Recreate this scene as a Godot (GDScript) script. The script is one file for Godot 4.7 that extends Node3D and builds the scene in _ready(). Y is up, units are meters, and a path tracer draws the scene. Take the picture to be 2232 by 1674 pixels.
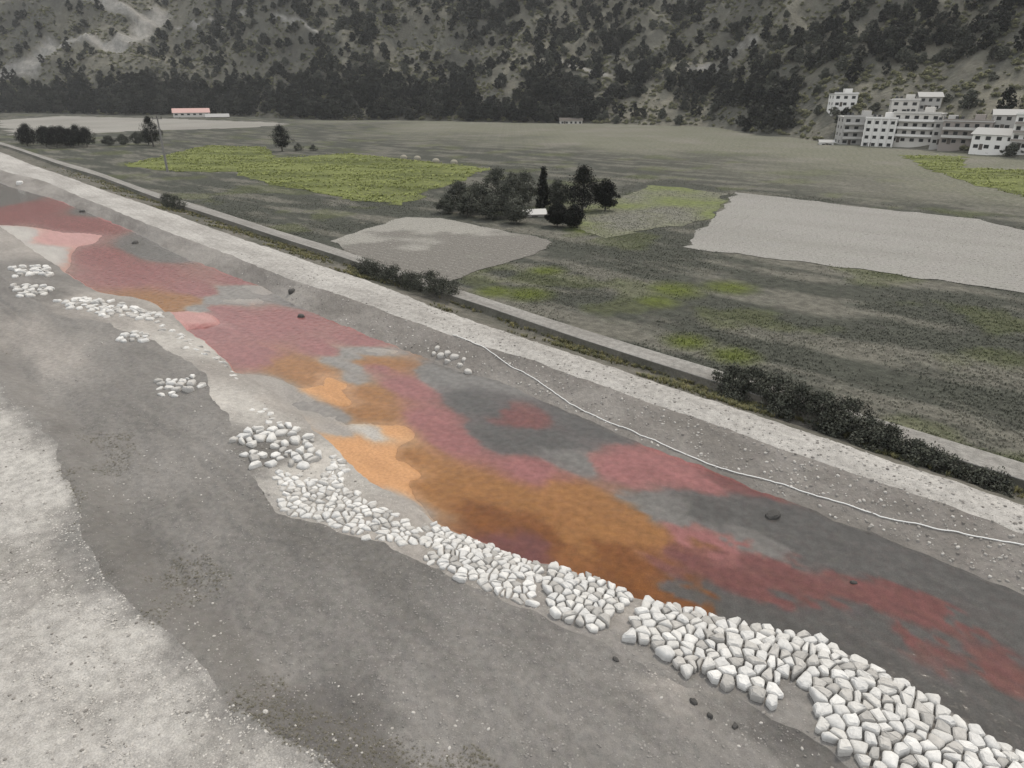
extends Node3D
# A river between a stone-lined bank and farm fields, seen from above, wooded hills behind.
# World frame: the river runs along D (s = metres along it), N points across it to the fields (t = metres across).

const D := Vector2(0.70007, 0.71407)
const N := Vector2(0.71407, -0.70007)
const WATER := -1.0
const GAIN := 1.1          # brightness that a white level surface shows under this sky and exposure

var rng := RandomNumberGenerator.new()
var noise := FastNoiseLite.new()
var fine := FastNoiseLite.new()
var ridge := FastNoiseLite.new()
var used := {}
var mats := {}
var meshes := {}

# edges of the long strips, each a list of (s, t)
var E_track := [[-400, 5.0], [-75, 5.2], [-55.3, 4.9], [-46.7, 5.7], [-38.0, 4.9], [-30.0, 4.0], [-26.0, 4.4], [-22.9, 4.7], [-19.7, 4.9], [-16.7, 5.6], [-14.2, 6.2], [-8, 6.6], [60, 8.0]]
var E_shelf := [[-400, 11.0], [-96.3, 11.9], [-76.1, 12.4], [-67.3, 15.5], [-60.2, 16.6], [-52.0, 16.9], [-43, 15.0], [-35.9, 12.9], [-29.6, 12.0], [-26.2, 13.2], [-23.1, 14.3], [-19.8, 15.0], [-16.9, 15.6], [-14.4, 16.3], [-12.0, 16.9], [-9.0, 17.4], [-6.1, 18.4], [-4.5, 18.5], [-3.1, 18.2], [0, 17.4], [60, 17.0]]
var E_shore := [[-400, 20.0], [-136.8, 18.7], [-106.2, 18.3], [-87.2, 18.7], [-76.7, 21.6], [-59.9, 20.6], [-49.4, 19.5], [-41.6, 19.3], [-35.1, 18.3], [-29.8, 17.6], [-24.4, 18.0], [-19.4, 19.2], [-16.5, 20.2], [-14.0, 20.9], [-10.9, 22.0], [-8.7, 23.1], [-6.3, 24.3], [-4.6, 24.4], [-2.8, 24.3], [0.6, 23.9], [60, 23.5]]
var E_far_shore := [[-400, 30.0], [-200.1, 31.0], [-161.6, 33.5], [-119.2, 33.4], [-96.2, 32.3], [-75.9, 32.8], [-59.9, 32.0], [-48.5, 32.3], [-42.1, 32.4], [-35.3, 33.4], [-28.3, 33.2], [-22.0, 33.0], [-15.6, 33.2], [-10.2, 33.4], [-5.7, 33.5], [-1.3, 33.5], [60, 33.0]]
var E_road_near := [[-400, 36.0], [-219.1, 34.6], [-189.8, 36.6], [-148.5, 35.6], [-111.8, 34.9], [-87.5, 35.0], [-73.5, 34.6], [-56.3, 35.2], [-42.3, 35.4], [-32.6, 36.1], [-17.4, 36.4], [-6.9, 36.6], [60, 36.4]]
var E_road_far := [[-400, 46.0], [-289.3, 45.0], [-215.4, 42.7], [-141.4, 41.2], [-85.2, 40.1], [-64.0, 40.0], [-46.8, 39.0], [-30.5, 39.1], [-10.2, 39.2], [60, 39.3]]
var E_path_near := [[-400, 52.5], [-326.4, 52.1], [-202.4, 48.6], [-130.7, 45.5], [-81.4, 44.5], [-51.7, 43.1], [-33.3, 42.5], [-9.1, 42.3], [60, 42.5]]
var E_path_far := [[-400, 55.5], [-361.7, 55.3], [-220.8, 51.5], [-139.1, 48.2], [-86.6, 46.9], [-56.7, 45.3], [-35.1, 44.7], [-22.4, 44.7], [60, 44.6]]

# colours of mud, silt and soil as the eye sees them in this daylight (0 to 255)
var TONE := {"P": Vector3(165, 114, 112), "O": Vector3(168, 121, 78), "LO": Vector3(198, 152, 112), "DO": Vector3(137, 91, 56), "PD": Vector3(127, 86, 83),
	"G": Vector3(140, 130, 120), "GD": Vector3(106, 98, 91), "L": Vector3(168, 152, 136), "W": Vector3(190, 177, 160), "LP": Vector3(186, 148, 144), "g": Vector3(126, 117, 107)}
var SILT := [[-171.2, 24.7, "G"], [-160.6, 27.2, "P"], [-152.1, 21.3, "P"], [-131.9, 29.3, "P"], [-127.1, 18.1, "W"], [-110.1, 18.1, "W"], [-113.5, 14.6, "L"], [-103.6, 24.8, "P"], [-90.1, 24.5, "P"], [-121.8, 23.6, "LP"], [-103.7, 30.7, "G"], [-105.3, 35.7, "G"], [-143.2, 37.5, "G"], [-79.1, 26.9, "P"], [-75.0, 23.3, "O"], [-72.6, 28.3, "L"], [-67.2, 23.6, "LP"], [-61.6, 26.1, "P"], [-78.4, 31.9, "P"], [-61.1, 28.7, "P"], [-51.7, 27.3, "P"], [-50.7, 30.9, "P"], [-53.6, 22.3, "P"], [-49.5, 23.5, "O"], [-78.4, 36.5, "G"], [-66.4, 34.7, "G"], [-43.6, 24.2, "LO"], [-40.9, 21.0, "L"], [-42.8, 20.3, "L"], [-47.0, 20.6, "L"], [-44.8, 28.3, "P"], [-38.0, 23.0, "O"], [-34.5, 21.2, "W"], [-31.2, 19.8, "LO"], [-30.0, 17.4, "LO"], [-27.3, 17.7, "L"], [-30.5, 21.4, "O"], [-33.5, 25.5, "P"], [-40.1, 27.7, "P"], [-30.4, 24.9, "P"], [-26.1, 21.3, "O"], [-33.5, 29.7, "GD"], [-39.6, 30.8, "G"], [-30.0, 30.1, "PD"], [-26.2, 29.2, "GD"], [-25.3, 32.8, "GD"], [-35.7, 34.2, "G"], [-24.8, 25.6, "P"], [-23.6, 22.5, "O"], [-20.9, 25.3, "O"], [-19.8, 21.5, "DO"], [-20.2, 19.9, "PD"], [-18.0, 23.8, "O"], [-15.8, 22.9, "DO"], [-13.4, 22.4, "DO"], [-16.7, 27.6, "G"], [-20.3, 31.0, "P"], [-17.5, 31.6, "P"], [-14.9, 33.4, "PD"], [-14.5, 29.2, "GD"], [-13.5, 25.3, "PD"], [-10.9, 25.0, "PD"], [-10.0, 27.8, "PD"], [-6.7, 27.5, "PD"], [-8.3, 24.3, "GD"], [-4.2, 28.8, "PD"], [-2.2, 27.8, "PD"], [-4.8, 25.2, "GD"], [-0.7, 24.9, "GD"], [-3.3, 31.9, "GD"], [-6.9, 30.9, "GD"], [-1.2, 30.4, "GD"], [-11.4, 30.7, "GD"], [-9.4, 31.6, "GD"], [-22.7, 20.3, "DO"],
	[-69.2, 22.1, "LP"], [-71.3, 24.3, "L"], [-72.8, 26.8, "L"], [-74.6, 29.6, "L"], [-75.7, 31.2, "L"], [-74.3, 22.2, "O"], [-74.9, 24.7, "O"], [-76.3, 27.0, "P"], [-69.2, 25.8, "P"], [-66.3, 25.5, "P"], [-66.0, 22.7, "LP"], [-63.4, 22.4, "P"], [-46.2, 24.1, "LO"], [-48.0, 26.4, "L"], [-48.3, 28.4, "L"], [-48.0, 30.3, "L"], [-48.2, 24.8, "O"], [-47.9, 23.0, "O"], [-42.6, 22.8, "LO"], [-40.6, 22.5, "LO"], [-43.9, 25.2, "L"], [-45.8, 27.2, "L"], [-46.1, 28.3, "O"], [-45.2, 29.3, "O"], [-41.6, 24.9, "O"], [-38.7, 22.3, "O"], [-39.1, 21.3, "L"], [-36.5, 20.0, "L"], [-34.4, 19.9, "LO"], [-33.0, 19.7, "LO"], [-32.2, 20.9, "LO"], [-30.4, 20.6, "LO"], [-28.8, 20.1, "LO"], [-28.5, 18.9, "LO"], [-30.4, 18.4, "LO"], [-34.6, 21.5, "W"], [-34.3, 22.3, "LO"], [-27.4, 20.0, "O"], [-29.5, 16.8, "LP"], [-11.8, 28.5, "G"], [-13.1, 27.2, "P"], [-9.7, 25.3, "PD"], [-8.2, 26.8, "PD"], [-7.3, 26.5, "GD"], [-5.5, 29.2, "PD"], [-5.8, 26.8, "GD"], [-3.2, 27.9, "GD"], [-3.4, 29.6, "PD"], [-4.0, 27.1, "PD"], [-9.8, 30.0, "GD"], [-9.7, 23.7, "GD"], [-6.6, 24.9, "GD"], [-3.3, 25.7, "GD"], [-12.8, 31.0, "GD"], [-14.9, 25.4, "O"], [-16.4, 25.5, "O"], [-18.9, 22.3, "O"], [-28.3, 27.0, "GD"], [-23.6, 28.4, "G"], [-21.5, 29.0, "P"]]
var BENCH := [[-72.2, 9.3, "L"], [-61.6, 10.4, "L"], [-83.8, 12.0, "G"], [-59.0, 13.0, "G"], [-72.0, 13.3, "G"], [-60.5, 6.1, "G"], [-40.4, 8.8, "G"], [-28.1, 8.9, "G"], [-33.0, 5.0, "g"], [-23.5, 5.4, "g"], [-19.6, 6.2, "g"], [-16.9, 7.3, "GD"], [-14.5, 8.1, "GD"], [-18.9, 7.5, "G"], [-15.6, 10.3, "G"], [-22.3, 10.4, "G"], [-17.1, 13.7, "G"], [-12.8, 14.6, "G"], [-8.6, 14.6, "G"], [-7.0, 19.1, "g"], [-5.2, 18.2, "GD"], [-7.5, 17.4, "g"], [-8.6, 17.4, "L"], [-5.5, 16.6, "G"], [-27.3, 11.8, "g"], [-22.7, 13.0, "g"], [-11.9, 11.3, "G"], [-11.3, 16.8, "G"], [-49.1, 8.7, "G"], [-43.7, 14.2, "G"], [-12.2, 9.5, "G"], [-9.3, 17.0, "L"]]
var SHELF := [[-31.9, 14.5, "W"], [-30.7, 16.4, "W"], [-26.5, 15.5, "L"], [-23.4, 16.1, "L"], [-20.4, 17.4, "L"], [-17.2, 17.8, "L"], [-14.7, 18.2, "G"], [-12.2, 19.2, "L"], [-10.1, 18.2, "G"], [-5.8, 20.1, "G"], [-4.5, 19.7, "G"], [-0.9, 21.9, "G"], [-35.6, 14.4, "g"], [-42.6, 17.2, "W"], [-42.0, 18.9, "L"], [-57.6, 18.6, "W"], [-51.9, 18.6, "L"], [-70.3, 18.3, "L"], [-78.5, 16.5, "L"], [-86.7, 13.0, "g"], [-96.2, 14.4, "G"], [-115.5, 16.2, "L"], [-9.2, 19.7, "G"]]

# two bare plots among the fields (x, z)
var CROP_A := [[-108.5, -199.5], [-113.5, -267.8], [-89.9, -263.5], [-72.6, -219.6], [-53.5, -235.3], [-29.4, -212.5], [-5.6, -190.1], [-12.3, -163.9], [-18.0, -148.6], [-19.3, -130.1], [-27.6, -132.8], [-52.3, -155.9], [-72.6, -182.6], [-86.8, -182.6]]
var CROP_B := [[124.4, -228.4], [142.0, -226.3], [122.6, -193.5], [135.2, -187.9], [147.4, -177.5], [103.7, -122.4], [101.4, -138.7], [104.7, -163.9], [110.7, -187.9]]
var PLOT_A := [[-25.8, -96.9], [-18.1, -115.5], [-11.9, -115.5], [5.5, -96.9], [6.0, -95.4], [3.3, -89.6], [-7.5, -74.6], [-9.9, -76.6], [-17.9, -83.2]]
var PLOT_B := [[23.3, -92.4], [46.8, -145.2], [64.5, -124.8], [77.0, -113.3], [77.3, -103.6], [75.7, -86.9], [58.3, -65.0], [54.1, -69.9], [46.5, -76.6], [36.4, -84.4]]

# ------------------------------------------------------------------ helpers
func lin(v0: Vector3) -> Color:
	# palette choice: weak hues are pulled close to grey, the strong ones (silt, crop) keep theirs
	var y := v0.x * 0.299 + v0.y * 0.587 + v0.z * 0.114
	var hue := maxf(absf(v0.x - y) * 0.713, absf(v0.z - y) * 0.564)
	var v := Vector3(y, y, y) + (v0 - Vector3(y, y, y)) * lerpf(0.32, 1.05, smoothstep(11.0, 18.0, hue))
	return Color(pow(v.x / 255.0, 2.2) / GAIN, pow(v.y / 255.0, 2.2) / GAIN, pow(v.z / 255.0, 2.2) / GAIN)

func tone(r: float, g: float, b: float) -> Color:
	return lin(Vector3(r, g, b))

func at(table: Array, s: float) -> float:
	var n := table.size()
	if s <= table[0][0]:
		return table[0][1]
	for i in range(1, n):
		if s <= table[i][0]:
			var a = table[i - 1]
			var b = table[i]
			var f: float = (s - a[0]) / (b[0] - a[0])
			f = f * f * (3.0 - 2.0 * f)
			return lerpf(a[1], b[1], f)
	return table[n - 1][1]

func xz(s: float, t: float) -> Vector2:
	return D * s + N * t

func pt(s: float, t: float, y: float) -> Vector3:
	var p := D * s + N * t
	return Vector3(p.x, y, p.y)

func numbered(called: String) -> String:
	var k: int = used.get(called, -1) + 1
	used[called] = k
	return called if k == 0 else "%s_%03d" % [called, k]

func tag(o: Node, label: String, category: String, group := "") -> void:
	o.set_meta("label", label)
	o.set_meta("category", category)
	if group != "":
		o.set_meta("group", group)

func thing(called: String, label: String, category: String, where: Vector3, turn := 0.0, group := "") -> Node3D:
	var o := Node3D.new()
	o.name = numbered(called)
	add_child(o)
	o.position = where
	o.rotation.y = turn
	tag(o, label, category, group)
	return o

func part(called: String, mesh: Mesh, m: Material, parent: Node, where := Vector3.ZERO, turn := 0.0) -> MeshInstance3D:
	var o := MeshInstance3D.new()
	o.name = called
	o.mesh = mesh
	if m:
		o.material_override = m
	parent.add_child(o, true)
	o.position = where
	o.rotation.y = turn
	return o

func setting(called: String, mesh: Mesh, m: Material, kind := "structure") -> MeshInstance3D:
	var o := MeshInstance3D.new()
	o.name = numbered(called)
	o.mesh = mesh
	o.material_override = m
	o.set_meta("kind", kind)
	add_child(o)
	return o

func blend(pts: Array, s: float, t: float, sharp := false) -> Vector3:
	# colour of the silt between the places where it was noted, stretched along the flow
	var sum := Vector3.ZERO
	var w := 0.0
	for p in pts:
		var a: float = (s - p[0]) * 0.55
		var b: float = t - p[1]
		var q: float = a * a + b * b
		if q > 900.0:
			continue
		var k := 1.0 / ((q + 0.25) * (q + 0.25))
		if sharp:
			k = pow(k, 1.4)
		var c: Vector3 = TONE[p[2]]
		sum += c * k
		w += k
	return sum / w if w > 0.0 else TONE["G"]

func seamless(freq: float, sd: int, size: int, octaves := 4, kind := FastNoiseLite.TYPE_SIMPLEX_SMOOTH) -> Image:
	var f := FastNoiseLite.new()
	f.seed = sd
	f.noise_type = kind
	f.frequency = freq
	f.fractal_octaves = octaves
	return f.get_seamless_image(size, size)

func grain(sd: int, size: int, low: float, high: float, speck: float) -> ImageTexture:
	# grey grain to multiply with the colour of a surface: soft mottling, fine grit and single light and dark grains
	var a := seamless(0.012, sd, size)
	var b := seamless(0.09, sd + 1, size, 3)
	var r := RandomNumberGenerator.new()
	r.seed = sd
	var da := a.get_data()
	var db := b.get_data()
	var out := PackedByteArray()
	out.resize(size * size * 3)
	for i in size * size:
		var v := lerpf(low, high, 0.5 * da[i] / 255.0 + 0.5 * db[i] / 255.0) + r.randfn(0.0, speck)
		var c := int(clampf(v, 0.0, 1.0) * 255.0)
		out[i * 3] = c
		out[i * 3 + 1] = c
		out[i * 3 + 2] = c
	return ImageTexture.create_from_image(Image.create_from_data(size, size, false, Image.FORMAT_RGB8, out))

func bumps(sd: int, size: int, freq: float, depth: float) -> ImageTexture:
	var a := seamless(freq, sd, size, 5)
	a.convert(Image.FORMAT_RGBA8)
	a.bump_map_to_normal_map(depth)
	return ImageTexture.create_from_image(a)

func earth(g: Texture2D, nm: Texture2D, scale: float, rough: float, bump := 1.0) -> StandardMaterial3D:
	var m := StandardMaterial3D.new()
	m.vertex_color_use_as_albedo = true
	m.albedo_texture = g
	m.roughness = rough
	m.metallic_specular = 0.3
	m.normal_enabled = true
	m.normal_texture = nm
	m.normal_scale = bump
	m.uv1_triplanar = true
	m.uv1_world_triplanar = true
	m.uv1_scale = Vector3.ONE * scale
	return m

func flat(c: Color, rough := 0.85) -> StandardMaterial3D:
	# c is a linear base colour
	var m := StandardMaterial3D.new()
	m.albedo_color = c.linear_to_srgb()
	m.roughness = rough
	m.metallic_specular = 0.3
	return m

func grid_mesh(rows: Array, cols: PackedColorArray) -> ArrayMesh:
	# rows: arrays of points of equal length, along the river; the colours run in the same order
	var nr := rows.size()
	var nc: int = rows[0].size()
	var v := PackedVector3Array()
	for r in rows:
		v.append_array(r)
	var nn := PackedVector3Array()
	nn.resize(v.size())
	for i in nr:
		for j in nc:
			var a: Vector3 = v[i * nc + mini(j + 1, nc - 1)] - v[i * nc + maxi(j - 1, 0)]
			var b: Vector3 = v[mini(i + 1, nr - 1) * nc + j] - v[maxi(i - 1, 0) * nc + j]
			var q := a.cross(b)
			if q.y < 0.0:
				q = -q
			nn[i * nc + j] = q.normalized()
	var ix := PackedInt32Array()
	for i in nr - 1:
		for j in nc - 1:
			var k := i * nc + j
			ix.append_array([k, k + 1, k + nc, k + 1, k + nc + 1, k + nc])
	var probe := (v[ix[1]] - v[ix[0]]).cross(v[ix[2]] - v[ix[0]])
	if probe.y > 0.0:
		ix.reverse()
	var arr := []
	arr.resize(Mesh.ARRAY_MAX)
	arr[Mesh.ARRAY_VERTEX] = v
	arr[Mesh.ARRAY_NORMAL] = nn
	arr[Mesh.ARRAY_COLOR] = cols
	arr[Mesh.ARRAY_INDEX] = ix
	var m := ArrayMesh.new()
	m.add_surface_from_arrays(Mesh.PRIMITIVE_TRIANGLES, arr)
	return m

func stations() -> PackedFloat32Array:
	var out := PackedFloat32Array()
	var s := -400.0
	while s < 60.0:
		out.append(s)
		var far := maxf(maxf(-45.0 - s, s - 6.0), 0.0)
		s += 0.2 + far * 0.011
	out.append(60.0)
	return out

func strip(called: String, ss: PackedFloat32Array, ea: Callable, eb: Callable, rows: int, height: Callable, paint: Callable, m: Material, ease := 1.0) -> void:
	var rr := []
	var cols := PackedColorArray()
	for i in rows + 1:
		var f := pow(float(i) / rows, ease)
		var line := PackedVector3Array()
		for s in ss:
			var t: float = lerpf(ea.call(s), eb.call(s), f)
			var p := D * s + N * t
			line.append(Vector3(p.x, height.call(s, t), p.y))
			cols.append(paint.call(s, t))
		rr.append(line)
	setting(called, grid_mesh(rr, cols), m)

# ------------------------------------------------------------------ the lie of the land
func wob(s: float, t: float) -> float:
	# small irregularities of an edge
	return 0.35 * noise.get_noise_2d(s * 9.0, t * 0.2) + 0.15 * fine.get_noise_2d(s * 9.0, 40.0 + t * 0.1)

func e1(s: float) -> float: return at(E_track, s) + 1.1 * wob(s, 1.0)
func e2(s: float) -> float: return minf(e1(s) + 2.4 + wob(s, 30.0), e3(s) - 0.8)
func e3(s: float) -> float: return at(E_shelf, s) + wob(s, 60.0)
func e4(s: float) -> float: return at(E_shore, s) + 0.8 * wob(s, 90.0)
func e5(s: float) -> float: return at(E_far_shore, s) + 0.9 * wob(s, 120.0)
func e6(s: float) -> float: return at(E_road_near, s) + 0.8 * wob(s, 150.0)
func e7(s: float) -> float: return at(E_road_far, s) + 0.5 * wob(s, 180.0)
func e8(s: float) -> float: return lerpf(e7(s), e9(s), 0.72)
func e9(s: float) -> float: return at(E_path_near, s)
func e10(s: float) -> float: return at(E_path_far, s)

func bar(s: float, t: float) -> float:
	# how far pale silt stands above the water here
	var b := blend(SILT, s, t, true)
	var pale := (b.x + b.y + b.z) / 3.0
	return smoothstep(144.0, 158.0, pale + 8.0 * noise.get_noise_2d(s * 5.0, t * 9.0))

func rough_ground(s: float, t: float) -> float:
	return 0.08 * noise.get_noise_2d(s * 3.0, t * 8.0) + 0.06 * fine.get_noise_2d(s * 14.0, t * 22.0) + 0.05 * absf(ridge.get_noise_2d(s * 2.2 + t * 1.2, t * 11.0))

func rut(s: float, t: float, mid: float, wide: float) -> float:
	var q := (t - mid - 0.5 * noise.get_noise_2d(s * 1.2, mid * 9.0)) / wide
	return exp(-q * q)

func tracks(s: float, t: float) -> float:
	# wheel ruts and a gully on the near bank
	var k := smoothstep(-0.25, 0.15, noise.get_noise_2d(s * 2.5, 70.0))
	return k * (0.09 * rut(s, t, 13.0 + 0.05 * (s + 22.0), 0.16) + 0.09 * rut(s, t, 12.1 + 0.05 * (s + 22.0), 0.16)) + 0.1 * rut(s, t, 7.0 + 0.06 * (s + 24.0), 0.3) * smoothstep(-45.0, -30.0, s) + 0.05 * rut(s, t, 9.6, 0.5) * k

func land(s: float, t: float) -> float:
	if t < e3(s):
		var a := e1(s)
		var n := rough_ground(s, t)
		if t < a:
			return 0.9 + 0.45 * n - 0.05 * (rut(s, t, 1.2, 0.25) + rut(s, t, 3.0, 0.25)) + 0.12 * noise.get_noise_2d(s * 0.7, t * 0.7)
		var b := e2(s)
		if t < b:
			var f := (t - a) / (b - a)
			return lerpf(0.9, 0.05, f * f * (3.0 - 2.0 * f)) + lerpf(0.45, 1.6, f) * n + 0.12 * noise.get_noise_2d(s * 0.7, t * 0.7) * (1.0 - f)
		return 0.05 + 1.6 * n - tracks(s, t)
	if t < e4(s):
		var f := (t - e3(s)) / (e4(s) - e3(s))
		return lerpf(0.05, -1.0 + 0.5 * bar(s, e4(s)), f * f * f * 0.4 + f * 0.6) + lerpf(1.3, 0.6, f) * rough_ground(s, t)
	if t < e5(s):
		var f := (t - e4(s)) / (e5(s) - e4(s))
		return -1.0 - 0.42 * sqrt(sin(PI * clampf(f, 0.0, 1.0))) + bar(s, t) * 0.5 + 0.6 * rough_ground(s, t)
	if t < e6(s):
		var f := (t - e5(s)) / (e6(s) - e5(s))
		return lerpf(-1.0, 0.3, f) + rough_ground(s, t) * 1.3
	if t < e7(s):
		var f := (t - e6(s)) / (e7(s) - e6(s))
		return 0.3 + 0.12 * sin(PI * f) + 0.15 * f + 0.6 * rough_ground(s, t)
	if t < e8(s):
		var f := (t - e7(s)) / (e8(s) - e7(s))
		return lerpf(0.45, -0.3, f) + rough_ground(s, t)
	if t < e9(s):
		return -0.3 + rough_ground(s, t)
	if t < e10(s):
		return 0.35
	return field_height(s, t)

func field_height(s: float, t: float) -> float:
	return 0.2 * noise.get_noise_2d(s * 0.25, t * 0.25) * smoothstep(44.0, 60.0, t)

# tree cover on the slope: azimuth, distance behind the foot, share
var COVER := [[-32.4, 154, 0.35], [-28.7, 140, 0.2], [-25.0, 150, 0.1], [-31.8, 81, 0.25], [-27.7, 94, 0.25], [-23.2, 137, 0.3], [-21.2, 79, 0.5], [-32.1, 38, 0.75], [-26.8, 31, 0.75], [-17.1, 145, 0.6], [-17.4, 97, 0.5], [-19.2, 50, 0.6], [-14.2, 77, 0.85], [-9.0, 128, 0.25], [-7.4, 99, 0.25], [-12.0, 128, 0.6], [-11.1, 31, 0.98], [-21.0, 16, 0.98], [-4.1, 44, 0.6], [-1.3, 41, 0.3], [-2.2, 148, 0.95], [2.9, 140, 0.95], [6.3, 118, 0.8], [0.5, 98, 0.2], [4.7, 86, 0.6], [8.1, 79, 0.35], [10.0, 45, 0.75], [2.2, 74, 0.5], [11.2, 136, 0.5], [14.9, 108, 0.15], [19.2, 109, 0.35], [17.2, 61, 0.7], [13.3, 56, 0.5], [18.4, 31, 0.95], [10.1, 18, 0.3], [15.2, 14, 0.35], [23.9, 87, 0.6], [22.6, 72, 0.85], [28.3, 69, 0.9], [27.7, 106, 0.7], [31.9, 85, 0.5], [33.7, 54, 0.55], [27.2, 50, 0.2], [31.5, 33, 0.3], [26.1, 31, 0.25], [-4.2, 11, 0.98], [3.0, 9, 0.98], [-31.0, 17, 0.85]]
# bare scars and tracks on the slope, lines of (azimuth, distance behind the foot)
var SCARS := [
	[[-24.3, 171], [-25.3, 150], [-26.5, 130], [-28.1, 114], [-30.8, 107], [-32.2, 88], [-34.4, 66]],
	[[-28.9, 177], [-26.8, 165], [-24.7, 156]],
	[[-24.9, 162], [-25.7, 138], [-27.6, 108]],
	[[-31.0, 109], [-32.6, 74], [-34.4, 60]],
	[[-23.4, 145], [-21.4, 141], [-19.0, 135]],
	[[-16.8, 133], [-14.3, 125]],
	[[2.8, 82], [5.2, 79]],
	[[7.5, 65], [5.0, 74]],
	[[12.9, 73], [15.2, 67], [17.6, 89]],]
# foot of the hills: azimuth from the middle of the view (degrees) and distance
var FOOT := [[-75, 800.0], [-36.9, 774.0], [-25.7, 637.0], [-12.0, 492.0], [3.2, 446.0], [14.5, 419.0], [20.0, 345.0], [24.6, 310.0], [36.9, 268.0], [50, 255.0], [75, 250.0]]

func behind_foot(x: float, z: float) -> float:
	return Vector2(x, z).length() - at(FOOT, rad_to_deg(atan2(x, -z)))

func hill(x: float, z: float) -> float:
	var d := behind_foot(x, z)
	if d <= 0.0:
		return maxf(d, -20.0) * 0.08
	var h := 0.34 * d + 0.0012 * d * d
	if d > 150.0:
		h = 0.34 * 150.0 + 0.0012 * 22500.0 + (d - 150.0) * 0.7
	var k := smoothstep(10.0, 120.0, d)
	h += k * (26.0 * noise.get_noise_2d(x * 0.22, z * 0.22) + 9.0 * ridge.get_noise_2d(x * 0.5, z * 0.5) + 2.5 * fine.get_noise_2d(x * 0.7, z * 0.7))
	return h

func cover(az: float, d: float) -> float:
	var sum := 0.0
	var w := 0.0
	for p in COVER:
		var a: float = (az - p[0]) * 8.0
		var b: float = d - p[1]
		var k := 1.0 / pow(a * a + b * b + 30.0, 2.0)
		sum += p[2] * k
		w += k
	return sum / w

func bare(az: float, d: float, x: float, z: float) -> float:
	# share of bare pale ground on the slope
	var best := 1e9
	var here := Vector2(az * 10.0 + 5.0 * fine.get_noise_2d(x * 0.5, z * 0.5), d + 7.0 * noise.get_noise_2d(x * 1.5, z * 1.5))
	for i in SCARS.size():
		var line = SCARS[i]
		for k in line.size() - 1:
			var q := Geometry2D.get_closest_point_to_segment(here, Vector2(line[k][0] * 10.0, line[k][1]), Vector2(line[k + 1][0] * 10.0, line[k + 1][1]))
			best = minf(best, here.distance_to(q) * (1.0 if i < 4 else 2.6))
	return 1.0 - smoothstep(2.5, 9.0, best + 5.0 * fine.get_noise_2d(x * 1.3, z * 1.3))

# ------------------------------------------------------------------ stones
func inside(p: Vector2, poly: PackedVector2Array) -> bool:
	return Geometry2D.is_point_in_polygon(p, poly)

func cell(sites: PackedVector2Array, i: int, a: float) -> PackedVector2Array:
	var c := sites[i]
	var r := a * 1.5
	var poly := PackedVector2Array([c + Vector2(-r, -r), c + Vector2(r, -r), c + Vector2(r, r), c + Vector2(-r, r)])
	for j in sites.size():
		if j == i or sites[j].distance_squared_to(c) > a * a * 7.0:
			continue
		var mid := (c + sites[j]) * 0.5
		var n := (sites[j] - c).normalized()
		var out := PackedVector2Array()
		for k in poly.size():
			var p := poly[k]
			var q := poly[(k + 1) % poly.size()]
			var dp := (p - mid).dot(n)
			var dq := (q - mid).dot(n)
			if dp <= 0.0:
				out.append(p)
			if (dp < 0.0 and dq > 0.0) or (dp > 0.0 and dq < 0.0):
				out.append(p.lerp(q, dp / (dp - dq)))
		poly = out
		if poly.size() < 3:
			break
	return poly

func stone_mesh(outline: PackedVector2Array, tall: float, sharp := true) -> ArrayMesh:
	# outline round the middle (x, z); sides bulge a little and the top is broad and uneven
	var n := outline.size()
	var rings := [[0.88, -1.0], [1.0, 0.15], [0.94, 0.68], [0.7, 0.97]]
	var lean := Vector2(rng.randf_range(-0.16, 0.16), rng.randf_range(-0.16, 0.16))
	var bulge := PackedFloat32Array()
	for k in n:
		bulge.append(rng.randf_range(0.88, 1.05))
	var v := PackedVector3Array()
	for r in rings:
		for k in n:
			var p: Vector2 = outline[k] * r[0] * lerpf(1.0, bulge[k], r[0])
			var y: float = r[1] * tall * rng.randf_range(0.86, 1.1)
			if r[1] > 0.3:
				y += p.dot(lean)
			v.append(Vector3(p.x, y, p.y))
	v.append(Vector3(0, tall * 1.03, 0))
	var ix := PackedInt32Array()
	for r in rings.size() - 1:
		for k in n:
			var a := r * n + k
			var b := r * n + (k + 1) % n
			ix.append_array([a, b, a + n, b, b + n, a + n])
	var last := (rings.size() - 1) * n
	for k in n:
		ix.append_array([last + k, last + (k + 1) % n, v.size() - 1])
	var st := SurfaceTool.new()
	st.begin(Mesh.PRIMITIVE_TRIANGLES)
	st.set_smooth_group(-1 if sharp else 0)
	var flip := (v[ix[1]] - v[ix[0]]).cross(v[ix[2]] - v[ix[0]]).dot(Vector3(v[ix[0]].x, 0, v[ix[0]].z)) > 0.0
	for k in range(0, ix.size(), 3):
		st.add_vertex(v[ix[k]])
		st.add_vertex(v[ix[k + 2]] if flip else v[ix[k + 1]])
		st.add_vertex(v[ix[k + 1]] if flip else v[ix[k + 2]])
	st.generate_normals()
	return st.commit()

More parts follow.
